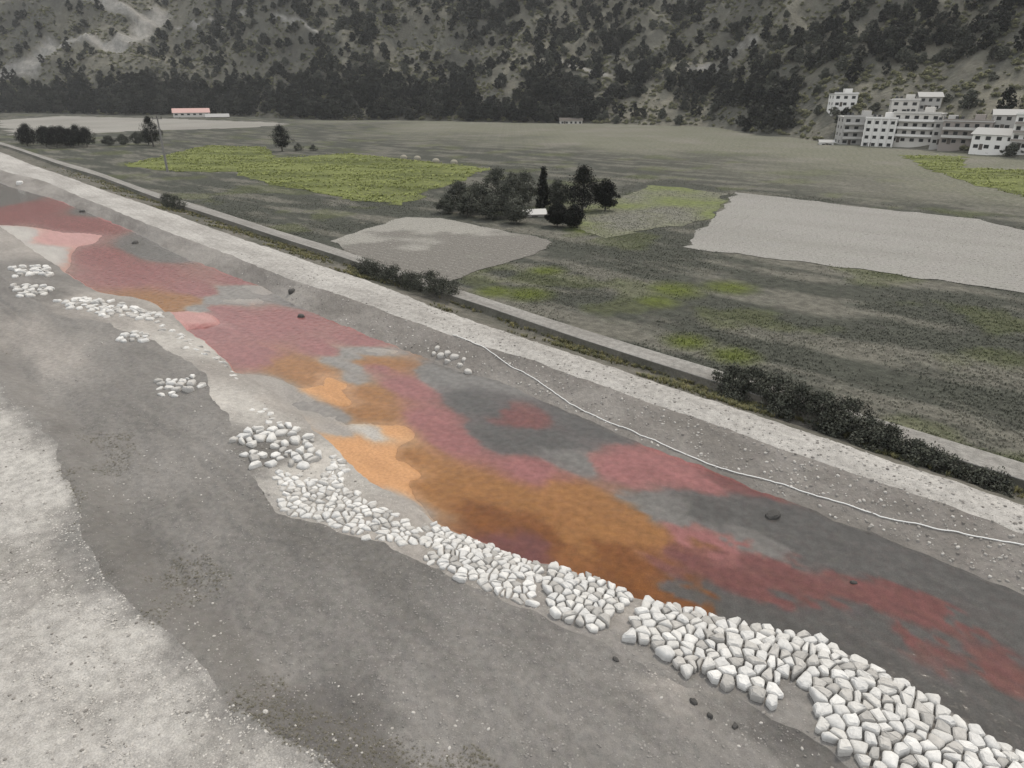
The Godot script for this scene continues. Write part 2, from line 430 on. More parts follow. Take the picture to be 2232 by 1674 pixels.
func revetment(label: String, outline: Array, size: float, gap: float, kept: float, bury: float, tones: Array) -> void:
	var poly := PackedVector2Array()
	var mid := Vector2.ZERO
	for p in outline:
		poly.append(Vector2(p[0], p[1]))
		mid += Vector2(p[0], p[1]) / outline.size()
	var lo := poly[0]
	var hi := poly[0]
	for p in poly:
		lo = lo.min(p)
		hi = hi.max(p)
	var sites := PackedVector2Array()
	var row := 0
	var y := lo.y - size * 2.0
	while y < hi.y + size * 2.0:
		var x := lo.x - size * 2.0 + (size * 0.5 if row % 2 else 0.0)
		while x < hi.x + size * 2.0:
			sites.append(Vector2(x, y) + Vector2(rng.randf_range(-0.46, 0.46), rng.randf_range(-0.46, 0.46)) * size)
			x += size
		y += size * 0.84
		row += 1
	var base := pt(mid.x, mid.y, land(mid.x, mid.y))
	var o := thing("stone_revetment", label, "stone bank", base, 0.0, "stone lining of the near river bank")
	for i in sites.size():
		var c := sites[i]
		var inn := inside(c, poly)
		if not inn or rng.randf() > kept:
			continue
		var shape := cell(sites, i, size)
		if shape.size() < 3:
			continue
		var less := Geometry2D.offset_polygon(shape, -gap * rng.randf_range(0.6, 1.5))
		if less.is_empty() or less[0].size() < 3:
			continue
		var round_shape := PackedVector2Array()
		var q: PackedVector2Array = less[0]
		for k in q.size():
			var a := q[k]
			var b := q[(k + 1) % q.size()]
			if a.distance_to(b) < size * 0.12:
				round_shape.append((a + b) * 0.5)
			else:
				round_shape.append(a.lerp(b, 0.14))
				round_shape.append(a.lerp(b, 0.86))
		var center := Vector2.ZERO
		for p in round_shape:
			center += p / round_shape.size()
		var local := PackedVector2Array()
		var reach := 0.0
		for p in round_shape:
			var w := xz(p.x - center.x, p.y - center.y)
			local.append(w)
			reach += w.length() / round_shape.size()
		var tall := clampf(reach * rng.randf_range(0.5, 0.85), 0.1, 0.4)
		var mesh := stone_mesh(local, tall, rng.randf() < 0.7)
		var pick: String = tones[rng.randi() % tones.size()]
		part("stone", mesh, mats[pick], o, pt(center.x, center.y, land(center.x, center.y) - bury * rng.randf_range(0.7, 1.3)) - base)

func boulder(called: String, label: String, where: Vector3, size: Vector3, m: Material, group := "") -> void:
	var n := 10
	var outline := PackedVector2Array()
	for k in n:
		var a := TAU * k / n
		outline.append(Vector2(cos(a) * size.x, sin(a) * size.z) * rng.randf_range(0.82, 1.12))
	var o := part(numbered(called), stone_mesh(outline, size.y), m, self, where, rng.randf() * TAU)
	tag(o, label, "rock", group)

# ------------------------------------------------------------------ plants
func crown_mesh(sd: int, w: float, h: float, lift: float, clumps: int, per: int, leaf: float, a: Color, b: Color, spire := false) -> ArrayMesh:
	# leaves as small bent faces, gathered in clumps through the volume of the crown
	var r := RandomNumberGenerator.new()
	r.seed = sd
	var v := PackedVector3Array()
	var cc := PackedColorArray()
	for c in clumps:
		var u := r.randf()
		var ang := r.randf() * TAU
		var yy := lerpf(0.06, 0.96, u)
		var wide := sin(PI * pow(yy, 0.75)) if not spire else (1.0 - yy) * 0.9 + 0.08
		var rad := sqrt(r.randf()) * wide * w * 0.5 * r.randf_range(0.75, 1.12)
		var mid := Vector3(cos(ang) * rad, lift + yy * h, sin(ang) * rad)
		var size := w * r.randf_range(0.07, 0.2)
		var shade := a.lerp(b, r.randf())
		for k in per:
			var dir := Vector3(r.randfn(), r.randfn() * 0.8, r.randfn()).normalized()
			var p := mid + dir * size * pow(r.randf(), 0.4)
			var t1 := Vector3(r.randfn(), r.randfn(), r.randfn()).normalized()
			var t2 := t1.cross(dir + Vector3(0, 0.3, 0)).normalized()
			var s := leaf * r.randf_range(0.6, 1.3)
			var col := shade.lerp(b if r.randf() > 0.5 else a, r.randf() * 0.4)
			var q := [p - t1 * s, p + t2 * s * 0.55, p + t1 * s, p - t2 * s * 0.55]
			for m in [0, 1, 2, 0, 2, 3]:
				v.append(q[m])
				cc.append(col)
	var arr := []
	arr.resize(Mesh.ARRAY_MAX)
	arr[Mesh.ARRAY_VERTEX] = v
	arr[Mesh.ARRAY_COLOR] = cc
	var m := ArrayMesh.new()
	m.add_surface_from_arrays(Mesh.PRIMITIVE_TRIANGLES, arr)
	return m

func tube(st: SurfaceTool, path: Array, radii: Array, sides := 6) -> void:
	var rings := []
	for i in path.size():
		var dir: Vector3 = (path[mini(i + 1, path.size() - 1)] - path[maxi(i - 1, 0)]).normalized()
		var side := dir.cross(Vector3(0.3, 0.1, 1.0) if absf(dir.y) > 0.8 else Vector3.UP).normalized()
		var up := side.cross(dir).normalized()
		var ring := []
		for k in sides:
			var a := TAU * k / sides
			ring.append(path[i] + (side * cos(a) + up * sin(a)) * radii[i])
		rings.append(ring)
	for i in rings.size() - 1:
		for k in sides:
			var l := (k + 1) % sides
			for p in [rings[i][k], rings[i][l], rings[i + 1][k], rings[i][l], rings[i + 1][l], rings[i + 1][k]]:
				st.add_vertex(p)

func trunk_mesh(sd: int, h: float, r0: float, spread: float) -> ArrayMesh:
	var r := RandomNumberGenerator.new()
	r.seed = sd
	var st := SurfaceTool.new()
	st.begin(Mesh.PRIMITIVE_TRIANGLES)
	st.set_smooth_group(0)
	var top := Vector3(r.randf_range(-0.2, 0.2), h, r.randf_range(-0.2, 0.2))
	tube(st, [Vector3(0, -0.3, 0), Vector3(0.03, h * 0.3, 0.02), top * Vector3(0.6, 0.65, 0.6), top], [r0 * 1.25, r0, r0 * 0.7, r0 * 0.25])
	for k in 4:
		var a := TAU * (k + r.randf() * 0.6) / 4.0
		var y := h * r.randf_range(0.35, 0.7)
		var out := Vector3(cos(a), 0.9, sin(a)) * spread
		tube(st, [Vector3(0, y, 0), Vector3(0, y, 0) + out * 0.5, Vector3(0, y, 0) + out], [r0 * 0.5, r0 * 0.35, r0 * 0.12], 5)
	st.generate_normals()
	return st.commit()

func two_surfaces(crown: ArrayMesh, trunk: ArrayMesh, mc: Material, mt: Material) -> ArrayMesh:
	var m := ArrayMesh.new()
	m.add_surface_from_arrays(Mesh.PRIMITIVE_TRIANGLES, crown.surface_get_arrays(0))
	m.add_surface_from_arrays(Mesh.PRIMITIVE_TRIANGLES, trunk.surface_get_arrays(0))
	m.surface_set_material(0, mc)
	m.surface_set_material(1, mt)
	return m

func leaf_material() -> StandardMaterial3D:
	var m := StandardMaterial3D.new()
	m.vertex_color_use_as_albedo = true
	m.roughness = 0.75
	m.metallic_specular = 0.25
	m.cull_mode = BaseMaterial3D.CULL_DISABLED
	m.backlight_enabled = true
	m.backlight = Color(0.16, 0.19, 0.08)
	return m

func tuft_mesh(sd: int, blades: int, h: float, spread: float) -> ArrayMesh:
	var r := RandomNumberGenerator.new()
	r.seed = sd
	var v := PackedVector3Array()
	for k in blades:
		var a := r.randf() * TAU
		var out := Vector3(cos(a), 0, sin(a))
		var side := Vector3(-out.z, 0, out.x) * h * r.randf_range(0.04, 0.08)
		var foot := out * r.randf() * spread * 0.4
		var tall := h * r.randf_range(0.55, 1.0)
		var knee := foot + out * spread * 0.25 + Vector3(0, tall * 0.65, 0)
		var tip := foot + out * spread * r.randf_range(0.5, 1.0) + Vector3(0, tall, 0)
		for p in [foot - side, foot + side, knee - side * 0.7, foot + side, knee + side * 0.7, knee - side * 0.7, knee - side * 0.7, knee + side * 0.7, tip]:
			v.append(p)
	var arr := []
	arr.resize(Mesh.ARRAY_MAX)
	arr[Mesh.ARRAY_VERTEX] = v
	var m := ArrayMesh.new()
	m.add_surface_from_arrays(Mesh.PRIMITIVE_TRIANGLES, arr)
	return m

func scatter(called: String, mesh: Mesh, m: Material, spots: Array, colors: Array, parent: Node = self) -> MultiMeshInstance3D:
	var mm := MultiMesh.new()
	mm.transform_format = MultiMesh.TRANSFORM_3D
	mm.use_colors = not colors.is_empty()
	mm.mesh = mesh
	mm.instance_count = spots.size()
	for i in spots.size():
		mm.set_instance_transform(i, spots[i])
		if mm.use_colors:
			mm.set_instance_color(i, colors[i])
	var o := MultiMeshInstance3D.new()
	o.name = numbered(called)
	o.multimesh = mm
	if m:
		o.material_override = m
	o.set_meta("kind", "stuff")
	parent.add_child(o)
	return o

func spot(where: Vector3, scale: Vector3) -> Transform3D:
	return Transform3D(Basis(Vector3.UP, rng.randf() * TAU).scaled_local(scale), where)

func tree(called: String, label: String, where: Vector3, w: float, h: float, sd: int, group: String, spire := false, dark := false) -> void:
	var o := thing(called, label, "tree", where, rng.randf() * TAU, group)
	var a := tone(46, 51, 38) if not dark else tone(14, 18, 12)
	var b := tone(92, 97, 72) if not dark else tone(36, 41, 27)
	part("trunk", trunk_mesh(sd, h * 0.75, h * 0.025, w * 0.3), mats.bark, o)
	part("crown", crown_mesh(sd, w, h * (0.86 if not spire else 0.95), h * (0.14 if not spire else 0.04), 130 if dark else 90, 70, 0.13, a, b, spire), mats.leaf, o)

func bush(label: String, where: Vector3, w: float, h: float, sd: int, group: String) -> void:
	var o := thing("bush", label, "bush", where, rng.randf() * TAU, group)
	part("stem", trunk_mesh(sd, h * 0.6, 0.035, w * 0.25), mats.bark, o)
	part("foliage", crown_mesh(sd, w, h, 0.02, 44, 70, 0.08, tone(44, 48, 36), tone(86, 91, 66)), mats.leaf, o)

# ------------------------------------------------------------------ buildings
func add_box(st: SurfaceTool, lo: Vector3, hi: Vector3) -> void:
	var c := [Vector3(lo.x, lo.y, lo.z), Vector3(hi.x, lo.y, lo.z), Vector3(hi.x, hi.y, lo.z), Vector3(lo.x, hi.y, lo.z), Vector3(lo.x, lo.y, hi.z), Vector3(hi.x, lo.y, hi.z), Vector3(hi.x, hi.y, hi.z), Vector3(lo.x, hi.y, hi.z)]
	for f in [[0, 3, 2, 1], [4, 5, 6, 7], [0, 4, 7, 3], [1, 2, 6, 5], [3, 7, 6, 2], [0, 1, 5, 4]]:
		for k in [0, 2, 1, 0, 3, 2]:
			st.add_vertex(c[f[k]])

func box_mesh(lo: Vector3, hi: Vector3) -> ArrayMesh:
	var st := SurfaceTool.new()
	st.begin(Mesh.PRIMITIVE_TRIANGLES)
	st.set_smooth_group(-1)
	add_box(st, lo, hi)
	st.generate_normals()
	return st.commit()

func building(called: String, label: String, az: float, r: float, turn: float, w: float, d: float, floors: int, bays: int, wall: Material, o := {}) -> void:
	var a := deg_to_rad(az)
	var x := sin(a) * r
	var z := -cos(a) * r
	var h := 3.0 * floors
	var b := thing(called, label, "house", Vector3(x, hill(x, z) - 0.4, z), -a + turn, "houses at the foot of the hill")
	b.scale = Vector3(0.94, 0.84, 0.94)
	# the body stands 0.25 behind the outer face; piers and bands leave real openings
	var st := SurfaceTool.new()
	st.begin(Mesh.PRIMITIVE_TRIANGLES)
	st.set_smooth_group(-1)
	var hw := w * 0.5
	var hd := d * 0.5
	add_box(st, Vector3(-hw + 0.25, -4.0, -hd), Vector3(hw - 0.25, h, hd - 0.25))
	var step := w / bays
	var side_bays := maxi(2, int(d / 3.5))
	var side_step := d / side_bays
	for f in floors:
		var y := 3.0 * f
		add_box(st, Vector3(-hw, y if f else -4.0, hd - 0.25), Vector3(hw, y + 0.9, hd))
		add_box(st, Vector3(-hw, y + 2.3, hd - 0.25), Vector3(hw, y + 3.0 - 0.003, hd))
		for k in bays + 1:
			var cx := -hw + step * k
			add_box(st, Vector3(maxf(-hw, cx - step * 0.25), y + 0.9, hd - 0.25), Vector3(minf(hw, cx + step * 0.25), y + 2.3, hd - 0.002))
		for sd in [-1, 1]:
			var x0 := hw - 0.25 if sd > 0 else -hw
			var x1 := hw - 0.001 if sd > 0 else -hw + 0.25
			add_box(st, Vector3(x0, y if f else -4.0, -hd), Vector3(x1, y + 0.9, hd - 0.26))
			add_box(st, Vector3(x0, y + 2.3, -hd), Vector3(x1, y + 3.0 - 0.003, hd - 0.26))
			for k in side_bays + 1:
				var cz := -hd + side_step * k
				add_box(st, Vector3(x0, y + 0.9, maxf(-hd, cz - side_step * 0.3)), Vector3(x1, y + 2.3, minf(hd - 0.26, cz + side_step * 0.3)))
	st.generate_normals()
	part("wall", st.commit(), wall, b)
	for f in floors:
		var y := 3.0 * f
		for k in bays:
			var cx := -hw + step * (k + 0.5)
			var win := part("window", meshes.sash, mats.frame, b, Vector3(cx, y + 1.6, hd - 0.2))
			win.scale.x = step * 0.5 / 1.2
			part("pane", meshes.pane, mats.glass, win, Vector3(0, 0, -0.01))
		for sd in [-1, 1]:
			for k in side_bays:
				var win := part("window", meshes.sash, mats.frame, b, Vector3(sd * (hw - 0.2), y + 1.6, -hd + side_step * (k + 0.5)), PI / 2 * sd)
				win.scale.x = side_step * 0.4 / 1.2
				part("pane", meshes.pane, mats.glass, win, Vector3(0, 0, -0.01))
		if o.get("balcony", false) and f > 0:
			part("balcony", box_mesh(Vector3(-hw + 0.4, 0, 0.003), Vector3(hw - 0.4, 0.16, 1.4)), mats.concrete, b, Vector3(0, y - 0.1, hd))
			part("railing", box_mesh(Vector3(-hw + 0.4, 0.165, 1.3), Vector3(hw - 0.4, 1.0, 1.395)), o.get("rail", mats.concrete), b, Vector3(0, y - 0.1, hd))
		if o.get("columns", false):
			for k in bays + 1:
				part("column", box_mesh(Vector3(-0.22, 0, 0.003), Vector3(0.22, 2.99, 0.7)), wall, b, Vector3(clampf(-hw + step * k, -hw + 0.22, hw - 0.22), y, hd))
	if o.get("gable", false):
		var g := SurfaceTool.new()
		g.begin(Mesh.PRIMITIVE_TRIANGLES)
		g.set_smooth_group(-1)
		var rise: float = d * 0.24
		var e := 0.6
		for sd in [-1, 1]:
			var p := [Vector3(-hw - e, h - 0.1, sd * (hd + e)), Vector3(hw + e, h - 0.1, sd * (hd + e)), Vector3(hw + e, h + rise, 0), Vector3(-hw - e, h + rise, 0)]
			for k in ([0, 2, 1, 0, 3, 2] if sd > 0 else [0, 1, 2, 0, 2, 3]):
				g.add_vertex(p[k])
		for sd in [-1, 1]:
			var p := [Vector3(sd * (hw - 0.1), h - 0.1, -hd), Vector3(sd * (hw - 0.1), h - 0.1, hd), Vector3(sd * (hw - 0.1), h + rise * 0.93, 0)]
			for k in ([0, 2, 1] if sd < 0 else [0, 1, 2]):
				g.add_vertex(p[k])
		g.generate_normals()
		part("roof", g.commit(), o.get("roof", mats.tiles), b)
	else:
		var rf := part("roof", box_mesh(Vector3(-hw - 0.3, 0.002, -hd - 0.3), Vector3(hw + 0.3, 0.3, hd + 0.3)), o.get("roof", mats.concrete), b, Vector3(0, h, 0))
		part("parapet", box_mesh(Vector3(-hw - 0.2, 0.303, hd - 0.1), Vector3(hw + 0.2, 0.9, hd + 0.2)), wall, rf)
		part("stair_head", box_mesh(Vector3(-1.5, 0.303, -2.0), Vector3(1.6, 2.6, 1.0)), wall, rf, Vector3(w * 0.18, 0, -0.5))
	if not o.get("gable", false):
		for k in 2:
			part("water_tank", meshes.tank, mats.tank, b, Vector3(-w * 0.3 + 1.7 * k, h + 0.302, -d * 0.15))
	part("door", box_mesh(Vector3(-0.55, 0.4, -0.02), Vector3(0.55, 2.5, 0.05)), mats.wood, b, Vector3(-hw + step, 0, hd))

# ------------------------------------------------------------------ farmland
func parcel(called: String, outline: Array, lift: float, paint: Callable, m: Material, gap := 2.0) -> void:
	var poly := PackedVector2Array()
	for i in outline.size():
		var a := Vector2(outline[i][0], outline[i][1])
		var nx = outline[(i + 1) % outline.size()]
		var b := Vector2(nx[0], nx[1])
		var n := maxi(1, int(a.distance_to(b) / (gap * 0.6)))
		for k in n:
			var p := a.lerp(b, float(k) / n)
			poly.append(p + Vector2(noise.get_noise_2d(p.x * 6.0, p.y * 6.0), noise.get_noise_2d(p.y * 6.0, p.x * 6.0 + 50.0)) * gap * 1.1)
	var pts := poly.duplicate()
	var lo := poly[0]
	var hi := poly[0]
	for p in poly:
		lo = lo.min(p)
		hi = hi.max(p)
	var y := lo.y
	while y < hi.y:
		var x := lo.x
		while x < hi.x:
			var p := Vector2(x + rng.randf_range(-0.4, 0.4) * gap, y + rng.randf_range(-0.4, 0.4) * gap)
			if inside(p, poly):
				pts.append(p)
			x += gap
		y += gap
	var tri := Geometry2D.triangulate_delaunay(pts)
	var v := PackedVector3Array()
	var cc := PackedColorArray()
	var nn := PackedVector3Array()
	for p in pts:
		v.append(Vector3(p.x, field_height(p.dot(D), p.dot(N)) + lift, p.y))
		cc.append(paint.call(p.x, p.y))
		nn.append(Vector3.UP)
	var ix := PackedInt32Array()
	for k in range(0, tri.size(), 3):
		var a := pts[tri[k]]
		var b := pts[tri[k + 1]]
		var c := pts[tri[k + 2]]
		if not inside((a + b + c) / 3.0, poly):
			continue
		if (b - a).cross(c - a) > 0.0:
			ix.append_array([tri[k], tri[k + 1], tri[k + 2]])
		else:
			ix.append_array([tri[k], tri[k + 2], tri[k + 1]])
	var arr := []
	arr.resize(Mesh.ARRAY_MAX)
	arr[Mesh.ARRAY_VERTEX] = v
	arr[Mesh.ARRAY_NORMAL] = nn
	arr[Mesh.ARRAY_COLOR] = cc
	arr[Mesh.ARRAY_INDEX] = ix
	var mesh := ArrayMesh.new()
	mesh.add_surface_from_arrays(Mesh.PRIMITIVE_TRIANGLES, arr)
	setting(called, mesh, m)

func on_plot(p: Vector2) -> bool:
	for plot in [PLOT_A, PLOT_B]:
		var poly := PackedVector2Array()
		for q in plot:
			poly.append(Vector2(q[0], q[1]))
		if inside(p, poly):
			return true
	return false

func mottle(a: Color, b: Color, f: float) -> Color:
	return a.lerp(b, clampf(f, 0.0, 1.0))

func field_paint(s: float, t: float) -> Color:
	var p := xz(s, t)
	var u := p.x * 0.79 - p.y * -0.61       # along the furrows
	var c := p.x * 0.61 - p.y * 0.79
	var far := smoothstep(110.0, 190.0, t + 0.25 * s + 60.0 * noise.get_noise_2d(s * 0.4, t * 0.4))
	var streak := smoothstep(-0.08, 0.32, noise.get_noise_2d(u * 1.6, c * 7.0) + 0.35 * fine.get_noise_2d(u * 2.0, c * 6.0))
	var green := smoothstep(0.0, 0.4, noise.get_noise_2d(p.x * 2.2 + 300.0, p.y * 2.2))
	for q in [[1.6, -69.9, 3.5], [-1.8, -70.8, 3.0], [17.5, -71.7, 4.0], [14.7, -67.4, 3.0], [15.1, -55.1, 2.6], [18.0, -51.8, 2.6], [4.0, -79.8, 3.0], [23.8, -72.7, 3.5], [11.9, -105.3, 4.5]]:
		green = maxf(green, 1.9 * exp(-(Vector2(p.x - q[0], p.y - q[1]).length_squared()) / (q[2] * q[2])))
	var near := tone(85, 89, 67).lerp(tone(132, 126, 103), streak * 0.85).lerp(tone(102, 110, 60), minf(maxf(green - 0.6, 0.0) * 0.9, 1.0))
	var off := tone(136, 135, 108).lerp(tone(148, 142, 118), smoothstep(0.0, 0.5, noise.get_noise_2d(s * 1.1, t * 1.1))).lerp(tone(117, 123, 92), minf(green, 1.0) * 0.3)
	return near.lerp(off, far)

# ------------------------------------------------------------------ the scene
func _ready() -> void:
	rng.seed = 20240611
	noise.seed = 4
	noise.noise_type = FastNoiseLite.TYPE_SIMPLEX_SMOOTH
	noise.frequency = 0.02
	noise.fractal_octaves = 4
	fine.seed = 9
	fine.noise_type = FastNoiseLite.TYPE_SIMPLEX_SMOOTH
	fine.frequency = 0.05
	fine.fractal_octaves = 3
	ridge.seed = 21
	ridge.noise_type = FastNoiseLite.TYPE_SIMPLEX_SMOOTH
	ridge.frequency = 0.03
	ridge.fractal_type = FastNoiseLite.FRACTAL_RIDGED
	ridge.fractal_octaves = 3

	var cam := Camera3D.new()
	cam.name = "camera"
	cam.fov = 58.72
	cam.near = 0.1
	cam.far = 4000.0
	cam.position = Vector3(0, 20, 0)
	cam.rotation_degrees = Vector3(-23.5, 0, 0)
	add_child(cam)
	cam.current = true

	var sky_mat := ProceduralSkyMaterial.new()
	sky_mat.sky_top_color = Color(0.84, 0.85, 0.86)
	sky_mat.sky_horizon_color = Color(0.91, 0.91, 0.90)
	sky_mat.sky_curve = 0.2
	sky_mat.ground_bottom_color = Color(0.35, 0.33, 0.30)
	sky_mat.ground_horizon_color = Color(0.60, 0.60, 0.58)
	var sky := Sky.new()
	sky.sky_material = sky_mat
	var env := Environment.new()
	env.background_mode = Environment.BG_SKY
	env.sky = sky
	env.background_energy_multiplier = 1.0
	env.tonemap_mode = Environment.TONE_MAPPER_LINEAR
	env.tonemap_exposure = 1.75
	env.sdfgi_enabled = true
	env.ssao_enabled = true
	env.ssil_enabled = true
	env.fog_enabled = true
	env.fog_density = 0.00011
	env.fog_light_color = Color(0.82, 0.83, 0.84)
	var world := WorldEnvironment.new()
	world.name = "world_environment"
	world.environment = env
	add_child(world)

	var sun := DirectionalLight3D.new()
	sun.name = "sun"
	sun.light_energy = 0.5
	sun.light_color = Color(1.0, 0.96, 0.90)
	sun.light_angular_distance = 10.0
	sun.shadow_enabled = true
	sun.directional_shadow_max_distance = 400.0
	sun.rotation_degrees = Vector3(-55, 180 - 40, 0)
	add_child(sun)

	make_materials()
	make_valley()
	make_hills()
	make_stones()
	make_plants()
	make_houses()
	make_small_things()

func make_materials() -> void:
	var grit := grain(11, 512, 0.62, 1.0, 0.05)
	var soft := grain(23, 1024, 0.7, 1.0, 0.04)
	var coarse := grain(37, 512, 0.5, 1.0, 0.07)
	var pock := grain(51, 512, 0.78, 1.0, 0.03)
	var lumps := bumps(5, 512, 0.03, 5.0)
	var waves := bumps(6, 512, 0.02, 2.0)
	mats.gravel = earth(grit, lumps, 0.22, 0.95)
	mats.soil = earth(soft, lumps, 0.16, 0.92)
	mats.mud = earth(soft, lumps, 0.3, 0.6, 0.6)
	mats.turf = earth(coarse, lumps, 0.11, 0.95)
	mats.slope = earth(coarse, lumps, 0.03, 0.95)
	mats.water = earth(soft, waves, 0.12, 0.16, 0.55)
	mats.water.metallic_specular = 0.25
	mats.leaf = leaf_material()
	mats.bark = flat(tone(92, 82, 70))
	mats.blade = leaf_material()
	mats.pebble = flat(Color(1, 1, 1))
	mats.pebble.vertex_color_use_as_albedo = true
	for k in 6:
		var m := StandardMaterial3D.new()
		var c: Vector3 = [Vector3(224, 219, 209), Vector3(214, 208, 197), Vector3(231, 227, 219), Vector3(198, 189, 176), Vector3(214, 211, 205), Vector3(182, 174, 162)][k]
		m.albedo_color = lin(c).linear_to_srgb()
		m.albedo_texture = pock
		m.roughness = 0.9
		m.metallic_specular = 0.3
		m.normal_enabled = true
		m.normal_texture = lumps
		m.normal_scale = 0.8
		m.uv1_triplanar = true
		m.uv1_world_triplanar = true
		m.uv1_scale = Vector3.ONE * (0.55 + 0.07 * k)
		mats["stone%d" % k] = m
	mats.dark_stone = mats.stone0.duplicate()
	mats.dark_stone.albedo_color = tone(86, 81, 76).linear_to_srgb()
	mats.concrete = flat(tone(182, 178, 170))
	mats.white_wall = flat(tone(218, 214, 206))
	mats.grey_wall = flat(tone(170, 165, 156))
	mats.cream_wall = flat(tone(198, 190, 174))
	mats.brick_wall = flat(tone(150, 130, 116))
	mats.tiles = flat(tone(178, 146, 141))
	mats.sheet_roof = flat(tone(150, 149, 145), 0.7)
	mats.frame = flat(tone(150, 148, 142))
	mats.glass = flat(tone(46, 50, 54), 0.12)
	mats.straw = flat(tone(142, 134, 110))
	mats.wood = flat(tone(96, 80, 66))
	mats.pole = flat(tone(120, 116, 110))
	mats.hose = flat(tone(214, 213, 208), 0.6)
	mats.tank = flat(tone(60, 62, 66), 0.5)
	var tank := CylinderMesh.new()
	tank.height = 1.4
	tank.top_radius = 0.5
	tank.bottom_radius = 0.6
	tank.radial_segments = 12
	var ts := SurfaceTool.new()
	ts.append_from(tank, 0, Transform3D(Basis(), Vector3(0, 0.7, 0)))
	meshes.tank = ts.commit()
	meshes.sash = box_mesh(Vector3(-0.6, -0.7, -0.05), Vector3(0.6, 0.7, 0.0))
	meshes.pane = box_mesh(Vector3(-0.52, -0.62, 0.012), Vector3(0.52, 0.62, 0.03))

func make_valley() -> void:
	var ss := stations()
	var behind := func(s: float) -> float: return -70.0
	strip("gravel_track", ss, behind, e1, 46, land, func(s, t):
		var n := noise.get_noise_2d(s * 2.2, t * 3.6) + 0.4 * fine.get_noise_2d(s * 6.0, t * 9.0)
		return mottle(tone(204, 193, 178), tone(168, 156, 141), 0.45 + 1.4 * n).lerp(tone(146, 137, 127), smoothstep(-1.3, 0.1, t - e1(s) + 1.4 * n)), mats.gravel, 0.35)
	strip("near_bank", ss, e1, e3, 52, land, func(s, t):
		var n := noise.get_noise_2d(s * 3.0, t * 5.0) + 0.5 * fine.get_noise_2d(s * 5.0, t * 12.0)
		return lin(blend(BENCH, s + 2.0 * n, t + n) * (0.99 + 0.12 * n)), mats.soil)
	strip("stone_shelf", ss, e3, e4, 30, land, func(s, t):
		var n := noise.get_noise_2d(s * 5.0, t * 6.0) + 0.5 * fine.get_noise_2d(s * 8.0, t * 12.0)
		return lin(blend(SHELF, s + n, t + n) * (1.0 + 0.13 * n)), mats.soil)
	var silt_paint := func(s, t):
		var n := noise.get_noise_2d(s * 2.0, t * 5.0)
		var k := fine.get_noise_2d(s * 6.0, t * 12.0)
		var flow := fine.get_noise_2d(s * 2.2 + 3.0 * n, t * 18.0)
		var loose := smoothstep(-26.0, -8.0, s)      # the silt breaks up downstream
		return lin(blend(SILT, s + 0.9 * n + (0.7 + 1.6 * loose) * k, t + 0.4 * n + (0.3 + 0.9 * loose) * k + (0.25 + 0.5 * loose) * flow, true) * (1.0 + 0.05 * k + 0.05 * flow))
	strip("riverbed", ss, e4, e5, 46, land, silt_paint, mats.mud)
	strip("river_water", ss, func(s): return e4(s) - 0.9, func(s): return e5(s) + 0.7, 46, func(_s, _t): return WATER - 0.03, func(s, t): return silt_paint.call(s, t) * 0.72, mats.water)
	strip("far_bank", ss, e5, e6, 12, land, func(s, t):
		var n := noise.get_noise_2d(s * 3.0, t * 7.0) + 0.4 * fine.get_noise_2d(s * 7.0, t * 9.0)
		return mottle(tone(138, 123, 109), tone(168, 153, 137), 0.25 + 0.9 * n + 0.4 * smoothstep(-45.0, -80.0, s)), mats.soil)
	strip("levee_road", ss, e6, e7, 18, land, func(s, t):
		var n := noise.get_noise_2d(s * 2.4, t * 8.0) + 0.4 * fine.get_noise_2d(s * 5.0, t * 12.0)
		return mottle(tone(208, 197, 182), tone(178, 166, 151), 0.42 + 0.9 * n), mats.gravel)
	strip("ditch", ss, e7, e9, 18, land, func(s, t):
		var n := noise.get_noise_2d(s * 4.0, t * 8.0) + 0.4 * fine.get_noise_2d(s * 5.0, t * 12.0)
		return mottle(tone(136, 125, 104), tone(108, 106, 82), 0.45 + 1.1 * n), mats.turf)
	# the concrete footpath: a low wall towards the ditch, a flat top, a low edge towards the fields
	var rr := []
	var cols := PackedColorArray()
	for k in [[0.0, -0.8, 0], [0.02, 0.33, 0], [0.06, 0.37, 0], [0.3, 0.385, 1], [0.6, 0.385, 1], [0.94, 0.37, 1], [0.98, 0.33, 1], [1.0, -0.4, 1]]:
		var line := PackedVector3Array()
		for s in ss:
			line.append(pt(s, lerpf(e9(s), e10(s), k[0]), k[1] + 0.025 * noise.get_noise_2d(s * 3.0, 5.0)))
			var n := noise.get_noise_2d(s * 3.0, k[0] * 60.0)
			cols.append(mottle(tone(172, 163, 149), tone(150, 141, 126), 0.45 + n))
		rr.append(line)
	setting("footpath", grid_mesh(rr, cols), mats.gravel)
	# fields
	var fs := PackedFloat32Array()
	var s := -950.0
	while s < 160.0:
		fs.append(s)
		var far := maxf(maxf(-110.0 - s, s - 10.0), 0.0)
		s += 0.7 + far * 0.02
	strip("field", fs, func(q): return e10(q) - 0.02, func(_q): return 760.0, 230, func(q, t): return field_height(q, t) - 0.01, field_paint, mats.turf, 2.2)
	parcel("field", PLOT_A, 0.05, func(x, z):
		var n := noise.get_noise_2d(x * 4.0, z * 4.0)
		return mottle(tone(164, 154, 136), tone(130, 122, 104), smoothstep(-108.0, -100.0, z + 0.3 * x + 22.0 * n)), mats.soil, 1.0)
	parcel("field", PLOT_B, 0.05, func(x, z):
		return mottle(tone(162, 155, 142), tone(153, 146, 132), 0.5 + 0.9 * noise.get_noise_2d((x * 0.79 + z * 0.61) * 0.8, (x * 0.61 - z * 0.79) * 6.0)), mats.soil, 1.4)
